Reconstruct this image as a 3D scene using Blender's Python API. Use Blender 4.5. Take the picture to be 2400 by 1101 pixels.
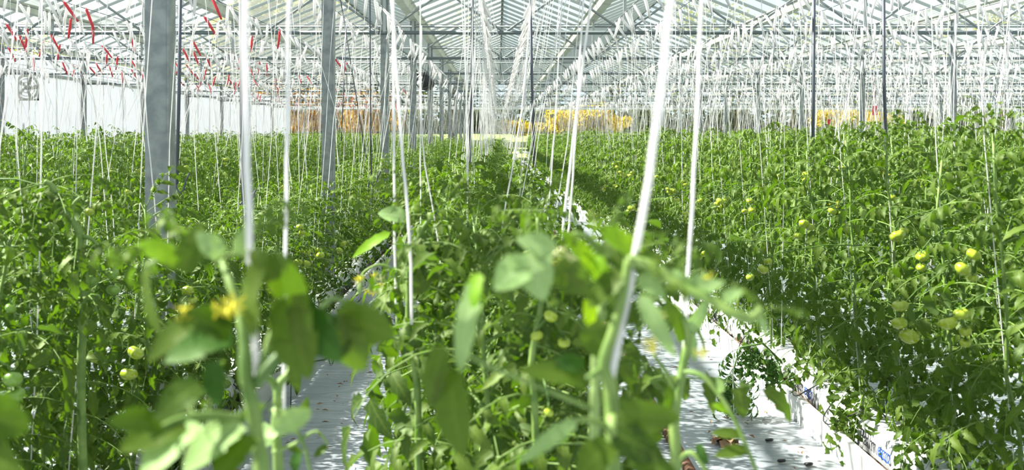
import bpy, math, random
import numpy as np
from mathutils import Vector, Matrix, Euler

C = bpy.context.scene.collection
for o in list(bpy.data.objects):
    bpy.data.objects.remove(o)
sc = bpy.context.scene
# ------------------------------------------------------------------ camera
F, VX, VY, CAMZ = 2376.0, 1168.0, 316.0, 1.5
cam = bpy.data.cameras.new('camera')
cam.sensor_width = 36.0
cam.sensor_fit = 'HORIZONTAL'
cam.lens = F / 2400 * 36
cam.shift_x = (1200 - VX) / 2400
cam.shift_y = -(550.5 - VY) / 2400
cam.clip_start = 0.02
cam.clip_end = 600
cam.dof.use_dof = True
cam.dof.focus_distance = 8.0
cam.dof.aperture_fstop = 5.4
camo = bpy.data.objects.new('camera', cam)
camo.location = (0, 0, CAMZ)
camo.rotation_euler = (math.pi / 2, 0, 0)
C.objects.link(camo)
sc.camera = camo
# ------------------------------------------------------------------ world / sun / exposure
world = bpy.data.worlds.new('sky')
sc.world = world
world.use_nodes = True
nt = world.node_tree
nt.nodes.clear()
wo = nt.nodes.new('ShaderNodeOutputWorld')
bg = nt.nodes.new('ShaderNodeBackground')
bg.inputs['Strength'].default_value = 0.82
tc = nt.nodes.new('ShaderNodeTexCoord')
nz = nt.nodes.new('ShaderNodeTexNoise')
nz.inputs['Scale'].default_value = 2.2
nz.inputs['Detail'].default_value = 6
cr = nt.nodes.new('ShaderNodeValToRGB')
cr.color_ramp.elements[0].position = 0.42
cr.color_ramp.elements[0].color = (0.78, 0.92, 1.0, 1)
cr.color_ramp.elements[1].position = 0.62
cr.color_ramp.elements[1].color = (1.0, 1.02, 1.04, 1)
nt.links.new(tc.outputs['Generated'], nz.inputs['Vector'])
nt.links.new(nz.outputs['Fac'], cr.inputs['Fac'])
nt.links.new(cr.outputs['Color'], bg.inputs['Color'])
nt.links.new(bg.outputs[0], wo.inputs[0])
SUN_FROM = Vector((-0.72, 0.14, 0.70)).normalized()
sl = bpy.data.lights.new('sun', 'SUN')
sl.energy = 13.5
sl.angle = math.radians(0.6)
sl.color = (1.0, 0.95, 0.82)
slo = bpy.data.objects.new('sun', sl)
slo.rotation_euler = SUN_FROM.to_track_quat('Z', 'Y').to_euler()
slo.location = (-20, 5, 25)
C.objects.link(slo)
sc.view_settings.view_transform = 'Standard'
sc.view_settings.look = 'None'
sc.view_settings.gamma = 1.0
sc.view_settings.use_curve_mapping = False
sc.view_settings.exposure = 0.46
try:
    cy = sc.cycles
    cy.max_bounces = 7
    cy.diffuse_bounces = 2
    cy.glossy_bounces = 2
    cy.transmission_bounces = 4
    cy.transparent_max_bounces = 24
    cy.caustics_reflective = False
    cy.caustics_refractive = False
    cy.sample_clamp_indirect = 6
except Exception:
    pass

R = random.Random(7)


# ------------------------------------------------------------------ helpers
def P(px, py, d):
    """pixel of the photograph at distance d (m) -> world point"""
    return Vector(((px - VX) / F * d, d, CAMZ - (py - VY) / F * d))


def tag(o, label=None, cat=None, group=None, kind=None):
    if label: o['label'] = label
    if cat: o['category'] = cat
    if group: o['group'] = group
    if kind: o['kind'] = kind
    return o


def empty(name, loc=(0, 0, 0), label=None, cat=None, group=None, kind=None):
    o = bpy.data.objects.new(name, None)
    o.empty_display_size = 0.1
    o.location = loc
    C.objects.link(o)
    return tag(o, label, cat, group, kind)


def link(name, mesh, parent=None, loc=None, rot=None, scale=None):
    o = bpy.data.objects.new(name, mesh)
    if loc is not None: o.location = loc
    if rot is not None: o.rotation_euler = rot
    if scale is not None: o.scale = scale if hasattr(scale, '__len__') else (scale,) * 3
    if parent: o.parent = parent
    C.objects.link(o)
    return o


class MB:
    def __init__(s):
        s.v = []; s.f = []; s.m = []; s.d = []; s.n = 0

    def add(s, verts, faces, mat=0, data=None):
        verts = np.asarray(verts, dtype=float).reshape(-1, 3)
        b = s.n
        s.v.append(verts)
        s.f.extend([tuple(i + b for i in f) for f in faces])
        s.m.extend([mat] * len(faces))
        if data is None:
            data = np.zeros((len(verts), 4))
        s.d.append(np.asarray(data, dtype=float))
        s.n += len(verts)

    def box(s, lo, hi, mat=0):
        x0, y0, z0 = lo; x1, y1, z1 = hi
        s.add([(x0, y0, z0), (x1, y0, z0), (x1, y1, z0), (x0, y1, z0), (x0, y0, z1), (x1, y0, z1), (x1, y1, z1), (x0, y1, z1)],
              [(0, 3, 2, 1), (4, 5, 6, 7), (0, 1, 5, 4), (1, 2, 6, 5), (2, 3, 7, 6), (3, 0, 4, 7)], mat)

    def tube(s, pts, rad, n=6, mat=0, data=None, caps=True):
        pts = [Vector(p) for p in pts]
        if not hasattr(rad, '__len__'): rad = [rad] * len(pts)
        t0 = (pts[1] - pts[0]).normalized()
        a = Vector((1, 0, 0)) if abs(t0.x) < 0.8 else Vector((0, 1, 0))
        u = (a - t0 * a.dot(t0)).normalized()
        vs = []
        for i, p in enumerate(pts):
            t = (pts[min(i + 1, len(pts) - 1)] - pts[max(i - 1, 0)])
            if t.length < 1e-9: t = t0.copy()
            t.normalize()
            u = (u - t * u.dot(t))
            if u.length < 1e-6: u = t.orthogonal()
            u.normalize()
            w = t.cross(u)
            for k in range(n):
                q = 2 * math.pi * k / n
                vs.append(tuple(p + (u * math.cos(q) + w * math.sin(q)) * rad[i]))
        fs = []
        for i in range(len(pts) - 1):
            for k in range(n):
                k2 = (k + 1) % n
                fs.append((i * n + k, i * n + k2, (i + 1) * n + k2, (i + 1) * n + k))
        if caps and n > 2:
            fs.append(tuple(range(n - 1, -1, -1)))
            fs.append(tuple((len(pts) - 1) * n + k for k in range(n)))
        d = None if data is None else np.tile(np.array(data, dtype=float), (len(vs), 1))
        s.add(vs, fs, mat, d)

    def mesh(s, name, mats, smooth=True, attr=False):
        me = bpy.data.meshes.new(name)
        V = np.concatenate(s.v) if s.v else np.zeros((0, 3))
        me.from_pydata(V.tolist(), [], s.f)
        for m in (mats if isinstance(mats, (list, tuple)) else [mats]):
            me.materials.append(m)
        me.polygons.foreach_set('material_index', np.array(s.m, dtype=np.int32))
        me.polygons.foreach_set('use_smooth', np.full(len(s.f), bool(smooth)))
        if attr:
            a = me.color_attributes.new('leafdata', 'FLOAT_COLOR', 'POINT')
            a.data.foreach_set('color', np.concatenate(s.d).ravel())
        me.update()
        return me

    def obj(s, name, mats, parent=None, loc=None, smooth=True, attr=False, **k):
        return link(name, s.mesh(name, mats, smooth, attr), parent, loc, **k)


# ------------------------------------------------------------------ materials
def mat(name, col, rough=0.5, metal=0.0, spec=0.5, noise=None, bump=None, coat=0.0):
    m = bpy.data.materials.new(name)
    m.use_nodes = True
    t = m.node_tree
    b = t.nodes['Principled BSDF']
    b.inputs['Base Color'].default_value = (*col, 1)
    b.inputs['Roughness'].default_value = rough
    b.inputs['Metallic'].default_value = metal
    b.inputs['Specular IOR Level'].default_value = spec
    b.inputs['Coat Weight'].default_value = coat
    if noise or bump:
        co = t.nodes.new('ShaderNodeTexCoord')
    if noise:
        scale, c2, lo, hi = noise
        n = t.nodes.new('ShaderNodeTexNoise')
        n.inputs['Scale'].default_value = scale
        n.inputs['Detail'].default_value = 5
        r = t.nodes.new('ShaderNodeMapRange')
        r.inputs['From Min'].default_value = lo
        r.inputs['From Max'].default_value = hi
        mx = t.nodes.new('ShaderNodeMix')
        mx.data_type = 'RGBA'
        mx.inputs[6].default_value = (*col, 1)
        mx.inputs[7].default_value = (*c2, 1)
        t.links.new(co.outputs['Object'], n.inputs['Vector'])
        t.links.new(n.outputs['Fac'], r.inputs['Value'])
        t.links.new(r.outputs['Result'], mx.inputs[0])
        t.links.new(mx.outputs[2], b.inputs['Base Color'])
    if bump:
        scale, dist = bump
        n = t.nodes.new('ShaderNodeTexNoise')
        n.inputs['Scale'].default_value = scale
        n.inputs['Detail'].default_value = 4
        bp = t.nodes.new('ShaderNodeBump')
        bp.inputs['Distance'].default_value = dist
        bp.inputs['Strength'].default_value = 1.0
        t.links.new(co.outputs['Object'], n.inputs['Vector'])
        t.links.new(n.outputs['Fac'], bp.inputs['Height'])
        t.links.new(bp.outputs['Normal'], b.inputs['Normal'])
    return m


def leaf_material(name, dark, light, trans, back, tfac=0.42, veins=True):
    m = bpy.data.materials.new(name)
    m.use_nodes = True
    t = m.node_tree
    t.nodes.clear()
    N = t.nodes.new
    L = t.links.new
    out = N('ShaderNodeOutputMaterial')
    at = N('ShaderNodeAttribute'); at.attribute_name = 'leafdata'
    sp = N('ShaderNodeSeparateColor')
    L(at.outputs['Color'], sp.inputs[0])
    oi = N('ShaderNodeObjectInfo')
    geo = N('ShaderNodeNewGeometry')
    ad = N('ShaderNodeMath'); ad.operation = 'ADD'
    L(sp.outputs[1], ad.inputs[0])
    ml = N('ShaderNodeMath'); ml.operation = 'MULTIPLY_ADD'
    ml.inputs[1].default_value = 0.5; ml.inputs[2].default_value = -0.25
    L(oi.outputs['Random'], ml.inputs[0]); L(ml.outputs[0], ad.inputs[1])
    ad.use_clamp = True
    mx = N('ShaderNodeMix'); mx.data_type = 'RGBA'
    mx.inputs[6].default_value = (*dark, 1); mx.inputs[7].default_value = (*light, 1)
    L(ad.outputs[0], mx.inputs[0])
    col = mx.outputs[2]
    if veins:
        # side veins from t (blue) and distance to midrib (red)
        a1 = N('ShaderNodeMath'); a1.operation = 'MULTIPLY_ADD'; a1.inputs[1].default_value = 7.0
        a2 = N('ShaderNodeMath'); a2.operation = 'MULTIPLY'; a2.inputs[1].default_value = 1.6
        L(sp.outputs[0], a2.inputs[0]); L(sp.outputs[2], a1.inputs[0]); L(a2.outputs[0], a1.inputs[2])
        fr = N('ShaderNodeMath'); fr.operation = 'FRACT'; L(a1.outputs[0], fr.inputs[0])
        lt = N('ShaderNodeMath'); lt.operation = 'LESS_THAN'; lt.inputs[1].default_value = 0.13; L(fr.outputs[0], lt.inputs[0])
        g2 = N('ShaderNodeMath'); g2.operation = 'GREATER_THAN'; g2.inputs[1].default_value = 0.9; L(sp.outputs[0], g2.inputs[0])
        mxx = N('ShaderNodeMath'); mxx.operation = 'MAXIMUM'; L(lt.outputs[0], mxx.inputs[0]); L(g2.outputs[0], mxx.inputs[1])
        m5 = N('ShaderNodeMath'); m5.operation = 'MULTIPLY'; m5.inputs[1].default_value = 0.4; L(mxx.outputs[0], m5.inputs[0])
        vm = N('ShaderNodeMix'); vm.data_type = 'RGBA'
        vm.inputs[7].default_value = (light[0] * 1.5, light[1] * 1.3, light[2] * 1.8, 1)
        L(m5.outputs[0], vm.inputs[0]); L(col, vm.inputs[6])
        col = vm.outputs[2]
    bk = N('ShaderNodeMix'); bk.data_type = 'RGBA'
    bk.inputs[7].default_value = (*back, 1)
    L(geo.outputs['Backfacing'], bk.inputs[0]); L(col, bk.inputs[6])
    df = N('ShaderNodeBsdfDiffuse'); L(bk.outputs[2], df.inputs['Color'])
    tr = N('ShaderNodeBsdfTranslucent')
    tm = N('ShaderNodeMix'); tm.data_type = 'RGBA'
    tm.inputs[6].default_value = (trans[0] * .6, trans[1] * .72, trans[2] * .6, 1); tm.inputs[7].default_value = (*trans, 1)
    L(ad.outputs[0], tm.inputs[0]); L(tm.outputs[2], tr.inputs['Color'])
    ms = N('ShaderNodeMixShader'); ms.inputs[0].default_value = tfac
    L(df.outputs[0], ms.inputs[1]); L(tr.outputs[0], ms.inputs[2])
    gl = N('ShaderNodeBsdfGlossy'); gl.inputs['Roughness'].default_value = 0.5
    gl.inputs['Color'].default_value = (0.62, 0.70, 0.50, 1)
    lw = N('ShaderNodeLayerWeight'); lw.inputs['Blend'].default_value = 0.5
    f4 = N('ShaderNodeMath'); f4.operation = 'POWER'; f4.inputs[1].default_value = 4.0
    L(lw.outputs['Facing'], f4.inputs[0])
    fz = N('ShaderNodeMath'); fz.operation = 'MULTIPLY_ADD'; fz.inputs[1].default_value = 0.25; fz.inputs[2].default_value = 0.024
    L(f4.outputs[0], fz.inputs[0])
    m2 = N('ShaderNodeMixShader')
    L(fz.outputs[0], m2.inputs[0]); L(ms.outputs[0], m2.inputs[1]); L(gl.outputs[0], m2.inputs[2])
    L(m2.outputs[0], out.inputs[0])
    return m


M = {}
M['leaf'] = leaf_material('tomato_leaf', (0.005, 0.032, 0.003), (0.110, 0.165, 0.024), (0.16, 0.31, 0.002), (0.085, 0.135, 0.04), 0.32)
M['leaf_shaded'] = leaf_material('tomato_leaf_shaded', (0.018, 0.060, 0.010), (0.045, 0.115, 0.018), (0.08, 0.20, 0.012), (0.08, 0.14, 0.05), 0.3)  # shaded copy of the leaf: shade on these leaves is put into the colour
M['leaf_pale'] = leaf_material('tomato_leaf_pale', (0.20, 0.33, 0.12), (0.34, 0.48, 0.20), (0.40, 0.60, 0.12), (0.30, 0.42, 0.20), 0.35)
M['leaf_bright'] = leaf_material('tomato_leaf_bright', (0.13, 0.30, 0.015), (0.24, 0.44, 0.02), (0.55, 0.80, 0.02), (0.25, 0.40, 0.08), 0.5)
M['stem'] = mat('tomato_stem', (0.20, 0.30, 0.07), 0.6, noise=(30, (0.10, 0.19, 0.03), .35, .65))
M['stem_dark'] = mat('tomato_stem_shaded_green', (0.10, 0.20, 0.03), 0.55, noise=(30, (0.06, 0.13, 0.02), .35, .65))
M['sepal'] = mat('sepal', (0.30, 0.42, 0.14), 0.6)
M['petal'] = mat('petal', (0.85, 0.75, 0.05), 0.5)
M['petal_pale'] = mat('petal_pale', (0.80, 0.80, 0.45), 0.5)
M['tomato'] = mat('green_tomato', (0.28, 0.42, 0.03), 0.22, spec=0.6, noise=(16, (0.40, 0.45, 0.02), .4, .65), coat=0.25)
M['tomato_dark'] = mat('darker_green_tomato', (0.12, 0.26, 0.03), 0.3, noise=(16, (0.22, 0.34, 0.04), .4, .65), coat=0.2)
M['calyx'] = mat('calyx', (0.07, 0.16, 0.02), 0.6)
M['steel'] = mat('galvanised_steel', (0.30, 0.33, 0.33), 0.55, 0.3, noise=(14, (0.20, 0.225, 0.235), .38, .62), bump=(40, 0.001))
M['steel_light'] = mat('galvanised_steel_light', (0.42, 0.45, 0.46), 0.5, 0.3)
M['truss'] = mat('truss_steel', (0.13, 0.16, 0.17), 0.5, 0.3)
M['gutter_alu'] = mat('pale_aluminium', (0.56, 0.58, 0.52), 0.5, 0.0, noise=(4, (0.42, 0.45, 0.38), .4, .7))
M['chord'] = mat('grey_chord', (0.24, 0.27, 0.28), 0.6, 0.1)
M['bar'] = mat('glazing_bar', (0.38, 0.42, 0.41), 0.45, 0.1)
M['ridge'] = mat('dark_ridge', (0.10, 0.12, 0.10), 0.6)
M['rod'] = mat('dark_rod', (0.09, 0.10, 0.13), 0.45, 0.4)
M['black'] = mat('black_plastic', (0.012, 0.012, 0.016), 0.35)
M['red'] = mat('red_plastic', (0.62, 0.035, 0.05), 0.4)
M['rust'] = mat('rusty_pipe', (0.19, 0.085, 0.045), 0.7, noise=(25, (0.09, 0.045, 0.03), .4, .65))
M['white_paint'] = mat('white_paint', (0.82, 0.83, 0.84), 0.4)
M['white_plastic'] = mat('white_plastic_gutter', (0.64, 0.64, 0.64), 0.35, noise=(6, (0.52, 0.53, 0.55), .5, .8), bump=(22, 0.004))
M['bag'] = mat('white_bag_film', (0.62, 0.63, 0.66), 0.3, bump=(14, 0.012))
M['ink_black'] = mat('printed_black', (0.02, 0.02, 0.03), 0.5)
M['ink_blue'] = mat('printed_blue', (0.03, 0.09, 0.50), 0.5)
M['substrate'] = mat('brown_substrate', (0.13, 0.075, 0.045), 0.9, noise=(40, (0.30, 0.22, 0.15), .45, .7), bump=(60, 0.01))
M['litter'] = mat('dried_leaf', (0.20, 0.10, 0.055), 0.9, noise=(12, (0.33, 0.22, 0.13), .4, .65))
M['concrete'] = mat('concrete_kerb', (0.42, 0.42, 0.40), 0.9)
M['grass'] = mat('lawn_grass', (0.30, 0.34, 0.11), 0.95, noise=(0.8, (0.22, 0.27, 0.08), .35, .65))
M['bark'] = mat('bark', (0.10, 0.075, 0.05), 0.9)
M['yellow_leaf'] = leaf_material('yellow_blossom_leaf', (0.55, 0.36, 0.015), (0.80, 0.58, 0.03), (0.9, 0.65, 0.03), (0.6, 0.45, 0.05), .4, False)
M['orange_leaf'] = leaf_material('orange_leaf', (0.60, 0.30, 0.05), (0.80, 0.48, 0.12), (0.8, 0.45, 0.1), (0.6, 0.35, 0.1), .4, False)
M['tree_leaf'] = leaf_material('spring_tree_leaf', (0.10, 0.12, 0.015), (0.30, 0.27, 0.025), (0.45, 0.42, 0.02), (0.22, 0.22, 0.05), .4, False)
M['hedge_leaf'] = leaf_material('dark_hedge_leaf', (0.035, 0.05, 0.02), (0.11, 0.12, 0.05), (0.1, 0.13, 0.03), (0.1, 0.11, 0.06), .3, False)
M['fan_white'] = mat('aged_white_fan', (0.62, 0.62, 0.58), 0.6, noise=(12, (0.42, 0.41, 0.36), .4, .65))


def string_material():
    m = bpy.data.materials.new('white_twine')
    m.use_nodes = True
    t = m.node_tree
    b = t.nodes['Principled BSDF']
    b.inputs['Base Color'].default_value = (0.93, 0.92, 0.93, 1)
    b.inputs['Roughness'].default_value = 0.5
    tr = t.nodes.new('ShaderNodeBsdfTranslucent')
    tr.inputs['Color'].default_value = (0.95, 0.93, 0.95, 1)
    mx = t.nodes.new('ShaderNodeMixShader')
    mx.inputs[0].default_value = 0.4
    co = t.nodes.new('ShaderNodeTexCoord')
    wv = t.nodes.new('ShaderNodeTexWave')
    wv.bands_direction = 'Z'
    wv.inputs['Scale'].default_value = 60
    bp = t.nodes.new('ShaderNodeBump')
    bp.inputs['Distance'].default_value = 0.001
    t.links.new(co.outputs['Object'], wv.inputs['Vector'])
    t.links.new(wv.outputs['Fac'], bp.inputs['Height'])
    t.links.new(bp.outputs['Normal'], b.inputs['Normal'])
    t.links.new(b.outputs[0], mx.inputs[1]); t.links.new(tr.outputs[0], mx.inputs[2])
    t.links.new(mx.outputs[0], t.nodes['Material Output'].inputs[0])
    return m


M['twine'] = string_material()


def glass_material(name, haze, dirtcol):
    """dusty thin glass: clear film with a haze that thickens where it is seen at a slant"""
    m = bpy.data.materials.new(name)
    m.use_nodes = True
    t = m.node_tree
    t.nodes.clear()
    N = t.nodes.new; L = t.links.new
    out = N('ShaderNodeOutputMaterial')
    tp = N('ShaderNodeBsdfTransparent'); tp.inputs[0].default_value = (0.93, 0.97, 0.96, 1)
    tl = N('ShaderNodeBsdfTranslucent'); tl.inputs[0].default_value = (*dirtcol, 1)
    df = N('ShaderNodeBsdfDiffuse'); df.inputs[0].default_value = (*dirtcol, 1)
    md = N('ShaderNodeMixShader'); md.inputs[0].default_value = 0.5
    L(tl.outputs[0], md.inputs[1]); L(df.outputs[0], md.inputs[2])
    lw = N('ShaderNodeLayerWeight'); lw.inputs['Blend'].default_value = 0.5
    co = N('ShaderNodeTexCoord')
    nz = N('ShaderNodeTexNoise'); nz.inputs['Scale'].default_value = 1.7; nz.inputs['Detail'].default_value = 5
    L(co.outputs['Object'], nz.inputs['Vector'])
    pw = N('ShaderNodeMath'); pw.operation = 'POWER'; pw.inputs[1].default_value = 2.2
    L(lw.outputs['Facing'], pw.inputs[0])
    ma = N('ShaderNodeMath'); ma.operation = 'MULTIPLY_ADD'; ma.inputs[1].default_value = 0.30; ma.inputs[2].default_value = haze
    L(pw.outputs[0], ma.inputs[0])
    mm = N('ShaderNodeMath'); mm.operation = 'MULTIPLY_ADD'; mm.inputs[1].default_value = 0.20; mm.inputs[2].default_value = -0.10
    L(nz.outputs['Fac'], mm.inputs[0])
    aa = N('ShaderNodeMath'); aa.operation = 'ADD'; aa.use_clamp = True
    L(ma.outputs[0], aa.inputs[0]); L(mm.outputs[0], aa.inputs[1])
    m1 = N('ShaderNodeMixShader')
    L(aa.outputs[0], m1.inputs[0]); L(tp.outputs[0], m1.inputs[1]); L(md.outputs[0], m1.inputs[2])
    L(m1.outputs[0], out.inputs[0])
    return m


M['glass'] = glass_material('dusty_roof_glass', 0.05, (0.66, 0.72, 0.71))
M['glass_wall'] = glass_material('wall_glass', 0.02, (0.7, 0.74, 0.74))


def film_material():
    m = bpy.data.materials.new('white_wall_film')
    m.use_nodes = True
    t = m.node_tree
    t.nodes.clear()
    N = t.nodes.new; L = t.links.new
    out = N('ShaderNodeOutputMaterial')
    tl = N('ShaderNodeBsdfTranslucent'); tl.inputs[0].default_value = (0.72, 0.74, 0.81, 1)
    df = N('ShaderNodeBsdfDiffuse'); df.inputs[0].default_value = (0.76, 0.77, 0.83, 1)
    md = N('ShaderNodeMixShader'); md.inputs[0].default_value = 0.55
    co = N('ShaderNodeTexCoord')
    mp = N('ShaderNodeMapping'); mp.inputs['Scale'].default_value = (1, 5, 0.6)
    nz = N('ShaderNodeTexNoise'); nz.inputs['Scale'].default_value = 1.5
    bp = N('ShaderNodeBump'); bp.inputs['Distance'].default_value = 0.03
    L(co.outputs['Object'], mp.inputs[0]); L(mp.outputs[0], nz.inputs['Vector']); L(nz.outputs['Fac'], bp.inputs['Height'])
    L(bp.outputs[0], df.inputs['Normal'])
    L(tl.outputs[0], md.inputs[1]); L(df.outputs[0], md.inputs[2]); L(md.outputs[0], out.inputs[0])
    return m


M['film'] = film_material()


def floor_material():
    m = bpy.data.materials.new('white_ground_film')
    m.use_nodes = True
    t = m.node_tree
    N = t.nodes.new; L = t.links.new
    b = t.nodes['Principled BSDF']
    co = N('ShaderNodeTexCoord')
    n1 = N('ShaderNodeTexNoise'); n1.inputs['Scale'].default_value = 3.0; n1.inputs['Detail'].default_value = 6
    r = N('ShaderNodeValToRGB')
    r.color_ramp.elements[0].position = 0.3; r.color_ramp.elements[0].color = (0.27, 0.30, 0.35, 1)
    r.color_ramp.elements[1].position = 0.6; r.color_ramp.elements[1].color = (0.37, 0.40, 0.45, 1)
    L(co.outputs['Object'], n1.inputs['Vector']); L(n1.outputs['Fac'], r.inputs[0])
    # dirt specks
    v = N('ShaderNodeTexNoise'); v.inputs['Scale'].default_value = 38; v.inputs['Detail'].default_value = 3
    L(co.outputs['Object'], v.inputs['Vector'])
    mr = N('ShaderNodeMapRange'); mr.inputs['From Min'].default_value = 0.69; mr.inputs['From Max'].default_value = 0.74
    L(v.outputs['Fac'], mr.inputs['Value'])
    mx = N('ShaderNodeMix'); mx.data_type = 'RGBA'; mx.inputs[7].default_value = (0.22, 0.16, 0.12, 1)
    L(mr.outputs['Result'], mx.inputs[0]); L(r.outputs['Color'], mx.inputs[6])
    L(mx.outputs[2], b.inputs['Base Color'])
    b.inputs['Roughness'].default_value = 0.32
    # wrinkles of the film: ridges running mostly across the path
    mp = N('ShaderNodeMapping'); mp.inputs['Scale'].default_value = (1.6, 7, 1); mp.inputs['Rotation'].default_value = (0, 0, 0.25)
    w = N('ShaderNodeTexNoise'); w.inputs['Scale'].default_value = 2.6; w.inputs['Detail'].default_value = 3; w.inputs['Distortion'].default_value = 0.6
    L(co.outputs['Object'], mp.inputs[0]); L(mp.outputs[0], w.inputs['Vector'])
    bp = N('ShaderNodeBump'); bp.inputs['Distance'].default_value = 0.015; bp.inputs['Strength'].default_value = 0.7
    L(w.outputs['Fac'], bp.inputs['Height']); L(bp.outputs[0], b.inputs['Normal'])
    return m


M['floor'] = floor_material()

# ------------------------------------------------------------------ dimensions
S = 4.5                    # column spacing along the house
COLX = (-11.115, -1.515, 8.085, 17.685, 27.285)
XL, XR = -11.115, 27.285
YEND, YBACK = 54.0, -4.5
ZG = 3.54                  # valley gutter height
ZLO, ZUP = 2.86, 3.42      # truss chords
RISE = 0.74
ROWX = {k: 0.085 + 1.6 * k for k in range(-6, 17)}

# ------------------------------------------------------------------ floor, ground
mb = MB()
nx_, ny_ = 110, 260
xs = np.linspace(-2.6, 3.4, nx_); ys = np.linspace(2.5, 16.0, ny_)
rg = np.random.RandomState(3)
X_, Y_ = np.meshgrid(xs, ys)
Zf = np.zeros_like(X_)
for i in range(46):
    a = rg.uniform(-0.5, 0.5) + (math.pi / 2 if rg.rand() < .35 else 0)
    fx, fy = rg.uniform(-2.3, 3), rg.uniform(3, 14)
    u = (X_ - fx) * math.cos(a) + (Y_ - fy) * math.sin(a)
    v = -(X_ - fx) * math.sin(a) + (Y_ - fy) * math.cos(a)
    Zf += rg.uniform(.004, .014) * np.exp(-(v / .025) ** 2) * np.exp(-(u / rg.uniform(.2, .7)) ** 2)
Zf += 0.002 * np.sin(X_ * 9 + Y_ * 3) * np.sin(Y_ * 7)
Zf += 0.003
for bx0 in (xs[0], xs[-1]):
    pass
edge = np.minimum(np.minimum(X_ - xs[0], xs[-1] - X_), np.minimum(Y_ - ys[0], ys[-1] - Y_))
Zf *= np.clip(edge / .1, 0, 1)
idx = np.arange(nx_ * ny_).reshape(ny_, nx_)
fq = np.stack([idx[:-1, :-1], idx[:-1, 1:], idx[1:, 1:], idx[1:, :-1]], -1).reshape(-1, 4)
mb.add(np.stack([X_, Y_, Zf], -1).reshape(-1, 3), [tuple(int(q) for q in f) for f in fq])
fx0, fx1, fy0, fy1 = float(xs[0]), float(xs[-1]), float(ys[0]), float(ys[-1])
for (a, b, c, d) in ((XL, YBACK, XR, fy0), (XL, fy1, XR, YEND), (XL, fy0, fx0, fy1), (fx1, fy0, XR, fy1)):
    mb.add([(a, b, 0), (c, b, 0), (c, d, 0), (a, d, 0)], [(0, 1, 2, 3)])
tag(mb.obj('floor', M['floor']), 'white wrinkled plastic ground film covering the greenhouse paths', 'floor', kind='structure')

mb = MB()
gx = np.linspace(-70, 90, 21); gy = [YEND + .05, 60, 68, 78, 92, 130, 260]
gz = [-0.02, 0.25, 0.7, 1.25, 1.72, 1.9, 2.0]
vs = [(x, y, z) for y, z in zip(gy, gz) for x in gx]
fs = [(j * 21 + i, j * 21 + i + 1, (j + 1) * 21 + i + 1, (j + 1) * 21 + i) for j in range(6) for i in range(20)]
mb.add(vs, fs)
mb.add([(-90, -40, -.03), (XL - .02, -40, -.03), (XL - .02, 60, -.03), (-90, 60, -.03)], [(0, 1, 2, 3)])
mb.add([(XR + .02, -40, -.03), (120, -40, -.03), (120, 60, -.03), (XR + .02, 60, -.03)], [(0, 1, 2, 3)])
tag(mb.obj('ground', M['grass']), 'yellow green lawn rising behind the glass end wall', 'lawn', kind='structure')

# ------------------------------------------------------------------ walls
wl = empty('wall_left', (XL, 0, 0), 'white translucent film side wall at the left of the greenhouse', 'wall', kind='structure')
y = YBACK
while y < YEND - .1:
    m = MB()
    m.box((-.012, .03, .35), (.0, 1.47, 2.94))
    m.obj('film_panel', M['film'], wl, (0, y, 0), smooth=False)
    m = MB()
    m.box((-.010, .03, 3.0), (.0, 1.47, ZG - .12))
    m.obj('pane', M['film'], wl, (0, y, 0), smooth=False)
    m = MB(); m.box((-.03, -.02, 0), (.018, .02, ZG - .1)); m.obj('wall_post', M['white_paint'], wl, (0, y, 0), smooth=False)
    y += 1.5
m = MB(); m.box((-.08, YBACK, 0), (.03, YEND, .35)); m.obj('kerb', M['concrete'], wl, smooth=False)
m = MB(); m.box((-.04, YBACK, 2.94), (.03, YEND, 3.0)); m.obj('rail', M['steel_light'], wl, smooth=False)

wr = empty('wall_right', (XR, 0, 0), 'glass side wall far off at the right end', 'wall', kind='structure')
for i in range(13):
    m = MB(); m.box((0, .03, .35), (.008, S - .03, ZG - .12)); m.obj('pane', M['glass_wall'], wr, (0, YBACK + i * S, 0), smooth=False)
    m = MB(); m.box((-.02, -.03, 0), (.03, .03, ZG - .1)); m.obj('wall_post', M['steel_light'], wr, (0, YBACK + i * S, 0), smooth=False)
m = MB(); m.box((-.03, YBACK, 0), (.08, YEND, .35)); m.obj('kerb', M['concrete'], wr, smooth=False)

wb = empty('wall_back', (0, YEND, 0), 'glazed end wall with thin mullions and a white rail', 'wall', kind='structure')
nW = 48
for i in range(nW):
    x0 = XL + i * .8
    for (z0, z1) in ((.32, 1.62), (1.66, 2.88), (2.98, 3.52)):
        m = MB(); m.box((x0 + .02, 0, z0), (x0 + .78, .006, z1)); m.obj('pane', M['glass_wall'], wb, smooth=False)
    m = MB(); m.box((x0 - .015, -.02, .3), (x0 + .015, .03, ZG)); m.obj('mullion', M['steel_light'], wb, smooth=False)
for b in range(12):
    x0 = XL + b * 3.2
    m = MB(); m.add([(x0 + .05, .003, ZG + .02), (x0 + 3.15, .003, ZG + .02), (x0 + 1.6, .003, ZG + RISE - .03)], [(0, 1, 2)])
    m.obj('pane', M['glass_wall'], wb, smooth=False)
for (z0, z1, mm_, n_) in ((0, .3, 'concrete', 'kerb'), (1.62, 1.66, 'truss', 'rail'), (2.86, 3.0, 'white_paint', 'white_rail'), (3.52, 3.6, 'gutter_alu', 'rail')):
    m = MB()
    if n_ == 'white_rail':
        m.tube([(XL, -.15, .5 * (z0 + z1)), (XR, -.15, .5 * (z0 + z1))], .085, 12)
    else:
        m.box((XL, -.05, z0), (XR, .04, z1))
    m.obj(n_, M[mm_], wb, smooth=(n_ == 'white_rail'))

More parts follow.
